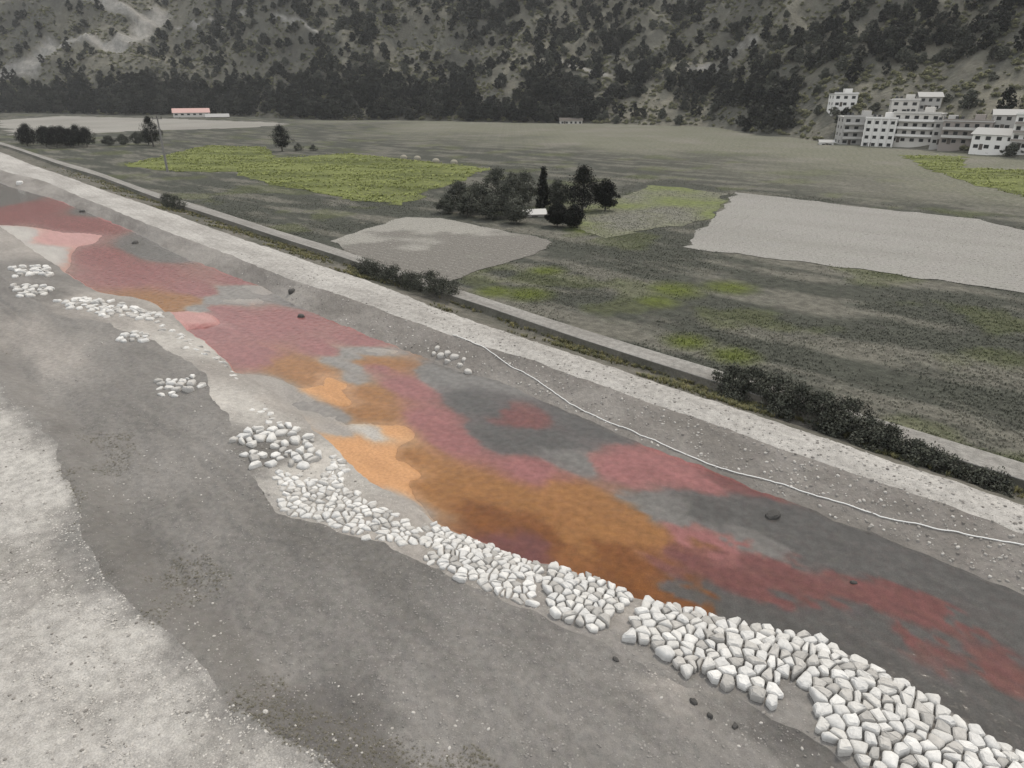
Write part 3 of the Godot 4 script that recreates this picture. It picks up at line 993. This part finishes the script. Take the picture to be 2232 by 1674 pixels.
	var olive := func(x, z): return mottle(tone(133, 140, 86), tone(103, 110, 64), 0.45 + 2.0 * noise.get_noise_2d(x * 1.3, z * 2.6) + 0.9 * fine.get_noise_2d(x * 2.4, z * 2.4))
	parcel("field", CROP_A, 0.05, olive, mats.turf, 3.0)
	parcel("field", CROP_B, 0.05, olive, mats.turf, 3.0)
	parcel("field", [[10.8, -122.4], [31.6, -156.8], [43.8, -143.2], [33.4, -115.3], [21.4, -105.5], [14.1, -98.5], [10.1, -105.5]], 0.05, func(x, z):
		return mottle(tone(128, 136, 90), tone(140, 136, 112), 0.5 + 1.4 * noise.get_noise_2d(x * 2.0, z * 2.0)), mats.turf, 2.0)
	parcel("field", [[-338.0, -482.8], [-340.1, -551.1], [-250.7, -515.7], [-150.0, -453.1], [-126.6, -422.8], [-149.3, -384.5], [-187.3, -363.8], [-209.4, -313.0], [-270.4, -384.5]], 0.06, func(x, z):
		return mottle(tone(166, 158, 140), tone(148, 141, 122), 0.5 + noise.get_noise_2d(x, z)), mats.soil, 8.0)

func make_hills() -> void:
	var rr := []
	var cols := PackedColorArray()
	for i in 150:
		var d := -18.0 + 2.8 * i
		var line := PackedVector3Array()
		for j in 421:
			var a := deg_to_rad(-63.0 + 0.3 * j)
			var r: float = at(FOOT, rad_to_deg(a)) + d
			var x := sin(a) * r
			var z := -cos(a) * r
			line.append(Vector3(x, hill(x, z), z))
			var n := noise.get_noise_2d(x * 0.5, z * 0.5)
			var k := fine.get_noise_2d(x * 0.9, z * 0.9)
			var c := mottle(tone(108, 106, 83), tone(146, 139, 114), 0.45 + 0.9 * n + 0.5 * k)
			var scar := bare(rad_to_deg(a), d, x, z)
			cols.append(c.lerp(tone(176, 166, 149), scar))
		rr.append(line)
	setting("hillside", grid_mesh(rr, cols), mats.slope)

func make_stones() -> void:
	var pale := ["stone0", "stone1", "stone2", "stone4", "stone1", "stone3", "stone5", "stone4"]
	var dull := ["stone1", "stone3", "stone4", "stone5"]
	revetment("wide band of large pale packed boulders running off the lower right corner", [[-12.0, 17.8], [-12.8, 20.8], [-10.9, 21.8], [-8.7, 22.9], [-6.3, 24.1], [-4.6, 24.2], [-2.8, 24.1], [0.6, 23.7], [3.4, 23.6], [3.8, 19.5], [-0.6, 16.3], [-1.6, 16.9], [-3.3, 18.5], [-4.6, 18.9], [-5.2, 20.0], [-5.9, 20.8], [-6.6, 20.0], [-5.8, 18.9], [-6.6, 18.5], [-9.3, 17.9]], 0.54, 0.024, 1.0, -0.12, pale)
	revetment("short block of pale boulders between two mud-covered gaps in the bank", [[-17.5, 19.5], [-16.5, 20.0], [-14.0, 20.7], [-13.3, 20.6], [-13.1, 19.0], [-12.6, 17.2], [-14.6, 16.6], [-15.2, 16.7]], 0.46, 0.022, 1.0, -0.1, pale)
	revetment("narrow run of boulders half covered by pale silt beside the orange water", [[-24.0, 17.8], [-21.7, 18.4], [-19.2, 19.0], [-17.7, 19.3], [-17.0, 18.4], [-15.8, 17.0], [-15.5, 16.5], [-17.0, 15.9], [-18.9, 15.2], [-21.0, 14.9], [-22.1, 15.8]], 0.44, 0.022, 0.97, 0.0, pale)
	revetment("boulders sunk in whitish silt where the stone bank steps back", [[-33.3, 13.9], [-31.1, 15.5], [-33.4, 17.6], [-32.8, 18.2], [-30.0, 16.3], [-28.1, 16.2], [-25.6, 16.5], [-23.6, 17.0], [-22.3, 15.7], [-22.5, 14.6], [-23.8, 14.2], [-27.0, 13.1], [-29.8, 12.2]], 0.46, 0.025, 0.95, 0.05, pale)
	revetment("loose heap of boulders with dark gaps at the broken end of the bank", [[-38.8, 13.8], [-39.2, 15.6], [-38.9, 17.3], [-35.5, 18.0], [-33.1, 16.8], [-32.8, 14.7], [-34.3, 13.1], [-36.4, 13.0]], 0.72, 0.07, 0.8, -0.04, pale)
	revetment("small whitish stone patch just beyond the loose boulder heap", [[-43.5, 17.1], [-42.1, 17.9], [-39.0, 17.2], [-39.8, 15.8]], 0.6, 0.06, 0.75, 0.1, pale)
	revetment("separate oval patch of boulders lying alone on the bare bank", [[-51.3, 13.6], [-50.3, 16.5], [-47.6, 15.7], [-47.7, 14.1], [-48.1, 12.6]], 0.7, 0.08, 0.75, 0.0, pale)
	revetment("smallest stone patch on the bank, set back from the pale silt strip", [[-65.3, 15.0], [-63.7, 17.1], [-60.8, 16.2], [-62.1, 14.3]], 0.75, 0.08, 0.8, 0.0, pale)
	revetment("farthest stone patch near the left edge of the picture", [[-100.2, 13.5], [-100.4, 17.7], [-94.2, 16.5], [-95.0, 12.7]], 0.95, 0.09, 0.85, 0.0, pale)
	revetment("second farthest stone patch, below the one at the pale sand", [[-90.3, 11.9], [-88.7, 15.1], [-82.5, 13.8], [-84.5, 11.1]], 0.9, 0.09, 0.8, 0.0, pale)
	revetment("long thin row of stones between the far patches and the silt strip", [[-81.0, 13.5], [-80.9, 17.2], [-69.6, 20.6], [-66.2, 19.1], [-71.5, 15.6], [-78.2, 13.6]], 0.8, 0.07, 0.7, 0.06, pale)
	revetment("strip of dull stones buried in pale silt along the water", [[-69.3, 19.9], [-59.4, 19.7], [-47.1, 19.2], [-45.9, 18.0], [-56.2, 18.1], [-65.3, 18.1]], 0.7, 0.07, 0.4, 0.2, dull)

func make_plants() -> void:
	# trees among the fields
	tree("broad_tree", "darkest broad tree right of the hut in the fields", Vector3(12.3, 0, -121.4), 7.0, 7.4, 101, "field trees", false, true)
	tree("broad_tree", "lower tree leaning on the right of the darkest tree", Vector3(16.4, 0, -122.5), 5.0, 5.2, 102, "field trees", false, true)
	var cluster := [[-9.5, -124.8, 5.0, 4.6], [-6.0, -121.0, 5.5, 4.8], [-2.6, -126.0, 6.0, 6.8], [0.3, -121.0, 5.5, 6.6], [-7.5, -117.0, 4.5, 3.6], [-3.4, -114.5, 4.8, 3.6], [0.6, -110.5, 4.5, 3.6], [-11.0, -120.0, 4.0, 3.0], [2.2, -128.5, 6.0, 6.0], [8.2, -127.0, 5.0, 4.6], [-0.8, -117.0, 5.5, 5.0]]
	var words := ["low rounded tree at the left end of the tree clump", "rounded tree second from the left in the tree clump", "tallest rounded tree in the middle of the clump", "rounded tree next to the spire-shaped tree", "low shrubby tree at the near left of the clump", "low shrubby tree at the near middle of the clump", "low shrubby tree at the near edge above the pale plot", "lowest shrub at the far left of the tree clump", "rounded tree directly behind the hut", "low tree between the spire-shaped tree and the darkest tree", "low tree in the heart of the clump"]
	for i in cluster.size():
		var c = cluster[i]
		tree("field_tree", words[i], Vector3(c[0], 0, c[1]), c[2], c[3], 110 + i, "trees of the clump by the hut")
	tree("spire_tree", "slim spire-shaped tree rising above the clump beside the hut", Vector3(5.4, 0, -122.0), 3.0, 7.6, 121, "field trees", true, true)
	tree("field_tree", "dark low tree just in front of the hut", Vector3(7.1, 0, -108.3), 3.6, 3.6, 123, "field trees", false, true)
	tree("field_tree", "dark low tree at the right front of the hut", Vector3(9.6, 0, -107.0), 3.8, 3.2, 124, "field trees", false, true)
	tree("lone_tree", "single dark tree standing alone on the far field", Vector3(-78.0, 0, -244.1), 7.0, 8.2, 131, "field trees", false, true)
	bush("wide low bush just right of the lone tree", Vector3(-73.0, 0, -246.0), 4.0, 2.4, 132, "bushes by the lone tree")
	bush("small low bush farthest right of the lone tree", Vector3(-67.5, 0, -244.5), 3.4, 2.0, 133, "bushes by the lone tree")
	var grove := [[-179.9, -267.8], [-169.5, -262.4], [-163.1, -258.4], [-158.2, -258.4], [-154.6, -262.4], [-186.0, -278.0], [-176.0, -274.0], [-168.0, -270.0], [-161.0, -268.0]]
	for i in grove.size():
		tree("grove_tree", "dark tree in the dense square grove at far left", Vector3(grove[i][0], 0, grove[i][1]), 7.5, 6.4 + 0.3 * (i % 3), 140 + i % 3, "trees of the dense square grove", false, true)
	var second := [[-150.1, -268.8, 5.0, 3.4], [-145.8, -270.8, 5.0, 3.6], [-141.0, -272.1, 5.5, 4.4], [-136.0, -270.1, 6.0, 6.0]]
	for i in second.size():
		var c = second[i]
		tree("grove_tree", ["lowest tree right of the dense square grove", "second low tree right of the dense square grove", "third low tree right of the dense square grove", "rounded tree just left of the tall tree by the pole"][i], Vector3(c[0], 0, c[1]), c[2], c[3], 150 + i, "trees between grove and pole")
	tree("grove_tree", "tall dark tree standing just left of the utility pole", Vector3(-130.5, 0, -262.4), 7.5, 10.5, 156, "trees between grove and pole", false, true)
	# bushes on the ditch
	var row := [[-67.9, 42.4, 2.4], [-65.4, 42.6, 2.6], [-62.6, 42.8, 2.6], [-59.7, 43.1, 2.4], [-56.4, 43.3, 2.3], [-54.4, 43.3, 1.8]]
	for i in row.size():
		bush("leafy bush hanging over the ditch between the footpath's middle sections", pt(row[i][0], row[i][1], land(row[i][0], row[i][1]) - 0.05), 4.2, row[i][2] * 0.75, 160 + i, "bushes on the ditch at the middle")
	var row2 := [[-21.2, 42.9, 1.5], [-19.7, 43.0, 2.0], [-18.0, 42.9, 1.9], [-16.2, 42.6, 1.8], [-14.4, 42.4, 1.8], [-12.9, 42.5, 1.9], [-11.5, 42.3, 1.9], [-10.1, 42.1, 1.7], [-8.6, 41.8, 1.3], [-6.8, 41.4, 1.2], [-4.6, 41.2, 1.0], [-20.4, 42.3, 1.5], [-17.0, 42.0, 1.6], [-13.6, 41.8, 1.6], [-10.8, 41.5, 1.5], [-7.7, 41.6, 1.3]]
	for i in row2.size():
		bush("leafy bush of the dark hedge along the ditch at the right", pt(row2[i][0], row2[i][1], land(row2[i][0], row2[i][1]) - 0.05), 2.9, row2[i][2] * 0.85, 170 + i, "bushes on the ditch at the right")
	bush("dark bush on the ditch where the footpath is broken at far left", pt(-131.5, 44.6, -0.2), 4.2, 2.4, 190, "bushes on the ditch at far left")
	bush("second dark bush on the ditch at far left, behind the first", pt(-137.0, 44.9, -0.2), 4.2, 2.2, 191, "bushes on the ditch at far left")

	# hill woods: the front trees one by one, the rest as a mass
	var kinds := []
	for k in 5:
		var w: float = [6.5, 5.5, 7.5, 6.0, 4.0][k]
		var h: float = [6.5, 7.5, 7.0, 5.0, 3.0][k]
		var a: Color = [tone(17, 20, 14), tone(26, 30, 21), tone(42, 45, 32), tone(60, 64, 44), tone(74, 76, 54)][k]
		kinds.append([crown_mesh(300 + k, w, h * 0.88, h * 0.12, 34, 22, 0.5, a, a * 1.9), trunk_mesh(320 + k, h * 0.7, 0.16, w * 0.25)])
	var spots := [[], [], [], [], []]
	var count := 0
	var tries := 0
	while tries < 30000:
		tries += 1
		var az := rng.randf_range(-44.0, 44.0)
		var d := pow(rng.randf(), 1.15) * 330.0
		var r: float = at(FOOT, az) + d
		if rng.randf() > r / 900.0:
			continue
		var x := sin(deg_to_rad(az)) * r
		var z := -cos(deg_to_rad(az)) * r
		var town := az > 21.0 and d < 62.0
		var belt := d < 40.0 and az < 6.0
		var n := noise.get_noise_2d(x * 0.9 + 200.0, z * 0.9)
		var chance := clampf(pow(cover(az, d), 1.7) * (1.0 + 1.8 * n), 0.02, 0.97)
		if town:
			chance = 0.06
		if bare(az, d, x, z) > 0.3:
			continue
		if rng.randf() > chance:
			continue
		var k := rng.randi() % (3 if belt else 5)
		var size := rng.randf_range(0.7, 1.25) * (1.25 if belt else 1.0)
		var where := Vector3(x, hill(x, z) - 0.2, z)
		if count < 300 and ((belt and d < 9.0) or (az > 6.0 and d < 60.0 and not town)):
			count += 1
			var o := thing("hillside_tree", "rounded dark tree in the front rows of the hillside wood", "tree", where, rng.randf() * TAU, "front trees of the hillside wood")
			o.scale = Vector3.ONE * size
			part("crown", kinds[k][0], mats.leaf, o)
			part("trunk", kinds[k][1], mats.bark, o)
		else:
			spots[k].append(spot(where, Vector3(1, rng.randf_range(0.85, 1.2), 1) * size))
	var wood := Node3D.new()
	wood.name = "hillside_wood"
	wood.set_meta("kind", "stuff")
	add_child(wood)
	tag(wood, "mass of dark trees covering the hillside behind the fields", "woodland")
	for k in 5:
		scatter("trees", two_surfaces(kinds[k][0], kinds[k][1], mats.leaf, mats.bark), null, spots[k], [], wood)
	# low scrub between the trees
	var scrub := crown_mesh(340, 2.6, 1.5, 0.0, 16, 16, 0.3, tone(86, 89, 62), tone(138, 136, 102))
	var us := []
	while us.size() < 24000:
		var az := rng.randf_range(-44.0, 44.0)
		var d := rng.randf() * 260.0
		var r: float = at(FOOT, az) + d
		if rng.randf() > r / 900.0:
			continue
		var x := sin(deg_to_rad(az)) * r
		var z := -cos(deg_to_rad(az)) * r
		if bare(az, d, x, z) > 0.4 or fine.get_noise_2d(x * 0.8, z * 0.8) + rng.randf_range(-0.4, 0.4) < -0.05:
			continue
		us.append(spot(Vector3(x, hill(x, z), z), Vector3(1, rng.randf_range(0.6, 1.1), 1) * rng.randf_range(0.3, 1.3)))
	scatter("hillside_scrub", scrub, mats.leaf, us, [])

	var crop_a := PackedVector2Array()
	for q in CROP_A:
		crop_a.append(Vector2(q[0], q[1]))
	var crop_b := PackedVector2Array()
	for q in CROP_B:
		crop_b.append(Vector2(q[0], q[1]))
	# grass and weeds
	var tuft := tuft_mesh(1, 12, 0.3, 0.22)
	var gs := []
	var gc := []
	for i in 110000:
		var s := -170.0 + 185.0 * sqrt(rng.randf())
		var t := e10(s) + 0.2 + pow(rng.randf(), 1.6) * 95.0
		var p := xz(s, t)
		if noise.get_noise_2d(p.x * 2.0, p.y * 2.0) + rng.randf_range(-0.3, 0.3) < 0.0 or on_plot(p):
			continue
		gs.append(spot(Vector3(p.x, field_height(s, t), p.y), Vector3.ONE * rng.randf_range(0.35, 0.85)))
		gc.append((field_paint(s, t) * 1.25).lerp(tone(116, 118, 92), rng.randf() * 0.3))
	scatter("field_grass", tuft, mats.blade, gs, gc)
	gs = []
	gc = []
	for i in 12000:
		var s := -230.0 + 238.0 * sqrt(rng.randf())
		var f := rng.randf()
		var t := lerpf(e7(s) + 0.3, e9(s) - 0.05, f)
		if noise.get_noise_2d(s * 4.0, t * 6.0) + 0.7 * f * f + rng.randf_range(-0.2, 0.2) < 0.3:
			continue
		gs.append(spot(pt(s, t, land(s, t)), Vector3.ONE * rng.randf_range(0.5, 1.4)))
		gc.append(tone(78, 84, 54).lerp(tone(128, 122, 88), rng.randf()))
	scatter("ditch_weeds", tuft, mats.blade, gs, gc)
	gs = []
	gc = []
	for i in 20000:
		var s := -75.0 + 72.0 * sqrt(rng.randf())
		var t := e1(s) + rng.randf_range(-0.2, 4.0)
		var n := noise.get_noise_2d(s * 4.0, t * 5.0)
		if n + 0.35 * fine.get_noise_2d(s * 6.0, t * 6.0) + 0.25 * smoothstep(-20.0, -12.0, s) + rng.randf_range(-0.1, 0.1) < 0.22:
			continue
		gs.append(spot(pt(s, t, land(s, t)), Vector3(0.9, 0.4, 0.9) * rng.randf_range(0.15, 0.42)))
		gc.append(tone(128, 116, 94).lerp(tone(102, 98, 72), rng.randf()))
	scatter("bank_weeds", tuft, mats.blade, gs, gc)
	# gravel
	var outline := PackedVector2Array()
	for k in 7:
		outline.append(Vector2(cos(TAU * k / 7.0), sin(TAU * k / 7.0) * 0.8) * rng.randf_range(0.8, 1.15) * 0.5)
	var pebble := stone_mesh(outline, 0.35, false)
	gs = []
	gc = []
	for i in 26000:
		var s := -70.0 + 74.0 * sqrt(rng.randf())
		var t := rng.randf_range(-4.0, e4(s) - 0.2)
		var on_track := t < e1(s)
		if not on_track and noise.get_noise_2d(s * 3.0, t * 5.0) + rng.randf_range(-0.3, 0.3) < 0.12:
			continue
		var size := 0.03 + 0.13 * pow(rng.randf(), 7.0)
		gs.append(spot(pt(s, t, land(s, t) - size * 0.1), Vector3.ONE * size))
		gc.append(tone(184, 173, 158).lerp(tone(112, 100, 88), rng.randf()))
	for i in 9000:
		var s := -90.0 + 96.0 * sqrt(rng.randf())
		var t := rng.randf_range(e5(s) + 0.2, e7(s))
		var size := 0.04 + 0.2 * pow(rng.randf(), 6.0)
		gs.append(spot(pt(s, t, land(s, t) - size * 0.1), Vector3.ONE * size))
		gc.append(tone(184, 173, 158).lerp(tone(112, 100, 88), rng.randf()))
	scatter("gravel", pebble, mats.pebble, gs, gc)
	# clods of the same earth as the bank they lie on
	gs = []
	gc = []
	for i in 70000:
		var s := -62.0 + 66.0 * sqrt(rng.randf())
		var t := rng.randf_range(0.0, e4(s) - 0.3)
		if ridge.get_noise_2d(s * 3.0, t * 9.0) + 0.6 * fine.get_noise_2d(s * 9.0, t * 9.0) + rng.randf_range(-0.5, 0.5) < 0.0:
			continue
		var size := 0.035 + 0.1 * pow(rng.randf(), 4.0)
		gs.append(spot(pt(s, t, land(s, t) - size * 0.12), Vector3(size, size * 0.6, size)))
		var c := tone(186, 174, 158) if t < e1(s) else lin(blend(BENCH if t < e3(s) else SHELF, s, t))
		gc.append(c * rng.randf_range(0.75, 1.0))
	scatter("soil_clods", pebble, mats.pebble, gs, gc)
	# crop on the yellow-green fields and stubble on the bare plots
	gs = []
	gc = []
	for i in 30000:
		var p := Vector2(rng.randf_range(-115.0, 0.0), rng.randf_range(-268.0, -128.0))
		if i > 22000:
			p = Vector2(rng.randf_range(100.0, 148.0), rng.randf_range(-232.0, -122.0))
		if not (inside(p, crop_a) or inside(p, crop_b)):
			continue
		if noise.get_noise_2d(p.x * 3.0, p.y * 6.0) + rng.randf_range(-0.25, 0.25) < 0.0:
			continue
		gs.append(spot(Vector3(p.x, field_height(p.dot(D), p.dot(N)) + 0.05, p.y), Vector3(2.6, 1.5, 2.6) * rng.randf_range(0.5, 1.1)))
		gc.append(tone(112, 118, 68).lerp(tone(158, 163, 108), rng.randf()))
	scatter("crop", tuft, mats.blade, gs, gc)
	gs = []
	gc = []
	for i in 24000:
		var p := Vector2(rng.randf_range(20.0, 80.0), rng.randf_range(-146.0, -64.0))
		if i > 16000:
			p = Vector2(rng.randf_range(-26.0, 7.0), rng.randf_range(-116.0, -74.0))
		var along := p.dot(Vector2(0.79, 0.61))
		var across := snappedf(p.dot(Vector2(0.61, -0.79)), 1.1) + rng.randf_range(-0.12, 0.12)
		p = Vector2(0.79, 0.61) * along + Vector2(0.61, -0.79) * across
		if not on_plot(p):
			continue
		gs.append(spot(Vector3(p.x, field_height(p.dot(D), p.dot(N)) + 0.05, p.y), Vector3(1.3, 0.35, 1.3) * rng.randf_range(0.25, 0.6)))
		gc.append(tone(176, 168, 150).lerp(tone(156, 149, 128), rng.randf()))
	scatter("stubble", tuft, mats.blade, gs, gc)

func make_houses() -> void:
	building("apartment_house", "four-storey grey block with long balconies at the left of the houses", 25.4, 309.0, 0.25, 14.0, 10.0, 4, 4, mats.grey_wall, {"balcony": true})
	building("apartment_house", "brightest white house with upright columns across its front", 26.9, 302.0, -0.1, 11.0, 10.0, 4, 4, mats.white_wall, {"columns": true})
	building("apartment_house", "wide pale house with dark balcony bands right of the white house", 29.1, 302.0, -0.2, 16.0, 10.0, 4, 5, mats.cream_wall, {"balcony": true, "rail": mats.white_wall})
	building("village_house", "house standing above and behind the white columned house", 28.0, 324.0, 0.1, 10.0, 9.0, 3, 3, mats.cream_wall, {})
	building("village_house", "highest small roof behind the wide banded house", 29.4, 326.0, 0.2, 8.0, 8.0, 2, 3, mats.grey_wall, {"gable": true, "roof": mats.sheet_roof})
	building("village_house", "narrow grey house in the gap between the two banded houses", 30.8, 294.0, 0.0, 8.0, 8.0, 3, 3, mats.grey_wall, {})
	building("apartment_house", "long darker house with three balcony bands near the right edge", 32.1, 289.0, -0.15, 15.0, 9.0, 3, 5, mats.brick_wall, {"balcony": true})
	building("village_house", "pale low house beside the field near the right edge", 33.9, 279.0, -0.3, 13.0, 9.0, 2, 4, mats.white_wall, {"gable": true, "roof": mats.sheet_roof})
	building("apartment_house", "house cut by the right edge of the picture", 35.8, 276.0, -0.2, 11.0, 9.0, 4, 4, mats.white_wall, {"balcony": true, "rail": mats.brick_wall})
	building("village_house", "white house alone up the slope among the trees", 24.1, 343.0, 0.3, 10.0, 8.0, 2, 3, mats.white_wall, {})
	building("village_house", "low pale house up the slope above the right edge houses", 34.4, 292.0, 0.1, 12.0, 8.0, 2, 4, mats.grey_wall, {"gable": true, "roof": mats.sheet_roof})
	building("field_hut", "tiny pale hut at the field's end left of the houses", 23.5, 300.0, 0.2, 5.0, 4.0, 1, 2, mats.white_wall, {"gable": true, "roof": mats.sheet_roof})
	building("farm_house", "long farmhouse with faded red roof at the foot of the far wood", -23.6, 590.0, 0.0, 26.0, 14.0, 2, 6, mats.cream_wall, {"gable": true})
	building("farm_shed", "grey-roofed shed right of the red-roofed farmhouse", -21.9, 570.0, 0.0, 16.0, 10.0, 1, 4, mats.brick_wall, {"gable": true, "roof": mats.sheet_roof})
	building("farm_shed", "low pale shed at the foot of the wood beyond the hut", 4.6, 441.0, 0.1, 14.0, 7.0, 1, 5, mats.cream_wall, {"gable": true, "roof": mats.wood})
	building("field_hut", "small hut with pale roof between the trees in the fields", 1.75, 118.0, 0.2, 3.4, 2.8, 1, 2, mats.cream_wall, {"gable": true, "roof": mats.concrete})

func make_small_things() -> void:
	# utility pole
	var o := thing("utility_pole", "tall grey utility pole standing on the field beyond the footpath", "pole", Vector3(-88.5, 0, -182.6))
	var st := SurfaceTool.new()
	st.begin(Mesh.PRIMITIVE_TRIANGLES)
	st.set_smooth_group(0)
	tube(st, [Vector3(0, -0.5, 0), Vector3(0, 7, 0), Vector3(0, 13.5, 0)], [0.3, 0.24, 0.17], 10)
	st.generate_normals()
	part("shaft", st.commit(), mats.pole, o)
	part("cross_arm", box_mesh(Vector3(-1.3, -0.1, -0.09), Vector3(1.3, 0.1, 0.09)), mats.pole, o, Vector3(0, 12.8, 0.24))
	for k in 3:
		part("insulator", box_mesh(Vector3(-0.08, 0.103, -0.08), Vector3(0.08, 0.45, 0.08)), mats.dark_stone, o, Vector3(-1.1 + 1.1 * k, 12.8, 0.24))
	# the hose along the far shore
	var pts := [[-43.4, 35.4], [-39.6, 35.4], [-36.1, 35.0], [-33.5, 34.8], [-28.3, 33.8], [-22.2, 33.5], [-17.0, 33.5], [-13.1, 34.1], [-8.3, 34.6], [-5.1, 35.2], [-2.0, 36.0], [3.0, 37.2]]
	var path := []
	var radii := []
	var curve := Curve3D.new()
	for i in pts.size():
		var a = pts[maxi(i - 1, 0)]
		var b = pts[mini(i + 1, pts.size() - 1)]
		var tan := pt(b[0] - a[0], b[1] - a[1], 0.0) / 6.0
		curve.add_point(pt(pts[i][0], pts[i][1], 0.0), -tan, tan)
	var long := curve.get_baked_length()
	for i in 181:
		var p := curve.sample_baked(long * i / 180.0)
		var q := Vector2(p.x, p.z)
		path.append(Vector3(p.x, maxf(land(q.dot(D), q.dot(N)), WATER) + 0.04, p.z))
		radii.append(0.036)
	st = SurfaceTool.new()
	st.begin(Mesh.PRIMITIVE_TRIANGLES)
	st.set_smooth_group(0)
	tube(st, path, radii, 6)
	st.generate_normals()
	var hose := part(numbered("hose"), st.commit(), mats.hose, self)
	tag(hose, "long thin white hose lying along the far shore of the river", "hose")
	# rocks
	var rocks := [[-12.1, 31.4, 0.65, 0.3, "dark rock standing alone in the water near the hose"], [-68.2, 33.4, 0.7, 0.35, "dark rock at the far shore where the water narrows"], [-61.3, 30.6, 0.6, 0.3, "dark low rock in the middle of the red-brown water"], [-110.3, 30.6, 0.8, 0.35, "dark rock in the water at far left"], [-146.5, 33.0, 0.9, 0.4, "farthest dark rock in the water"], [-7.0, 29.0, 0.22, 0.14, "small dark rock in the dark water near the right edge"],
		[-11.2, 16.5, 0.2, 0.14, "dark stone on the bank below the muddy gap"], [-8.1, 16.9, 0.22, 0.15, "first of three dark stones in a row below the boulder band"], [-7.4, 16.8, 0.17, 0.12, "middle of three dark stones in a row below the boulder band"], [-6.6, 17.1, 0.2, 0.14, "last of three dark stones in a row below the boulder band"]]
	for r in rocks:
		boulder("dark_rock", r[4], pt(r[0], r[1], maxf(land(r[0], r[1]), WATER - 0.05) - 0.03), Vector3(r[2] * 0.8, r[3], r[2] * 0.55), mats.dark_stone, "dark rocks")
	boulder("white_rock", "small white rock at the edge of the gravel track", pt(-17.6, 5.7, land(-17.6, 5.7) - 0.06), Vector3(0.13, 0.1, 0.1), mats.stone3)
	boulder("white_rock", "white rock on the bank at the far left edge", pt(-195.7, 33.0, -0.4), Vector3(0.8, 0.6, 0.6), mats.stone2)
	for k in 9:
		var s := -43.2 + 2.2 * (k % 5) * 0.5 + rng.randf_range(-0.2, 0.2)
		var t := 33.0 + 0.55 * (k / 5) + rng.randf_range(-0.15, 0.15)
		boulder("pale_rock", "pale rock in the little pile where the hose begins", pt(s, t, maxf(land(s, t), WATER)), Vector3(0.34, 0.22, 0.28) * rng.randf_range(0.6, 1.2), mats.stone3, "rock pile at the hose end")
	# straw heaps and low bushes on the far fields
	var heap := SurfaceTool.new()
	heap.begin(Mesh.PRIMITIVE_TRIANGLES)
	heap.set_smooth_group(0)
	tube(heap, [Vector3(0, -0.1, 0), Vector3(0, 0.5, 0), Vector3(0, 0.9, 0), Vector3(0, 1.2, 0), Vector3(0, 1.3, 0)], [0.95, 1.1, 0.95, 0.55, 0.05], 9)
	heap.generate_normals()
	var heap_mesh := heap.commit()
	var heaps := [[-32.8, -216.7, "leftmost of four small straw heaps on the far field"], [-28.3, -213.9, "second from the left of four small straw heaps"], [-21.9, -205.8, "third from the left of four small straw heaps"], [-16.4, -201.9, "rightmost of four small straw heaps on the far field"]]
	for q in heaps:
		var hp := part(numbered("straw_heap"), heap_mesh, mats.straw, self, Vector3(q[0], 0.0, q[1]), rng.randf() * TAU)
		tag(hp, q[2], "straw heap", "straw heaps on the far field")
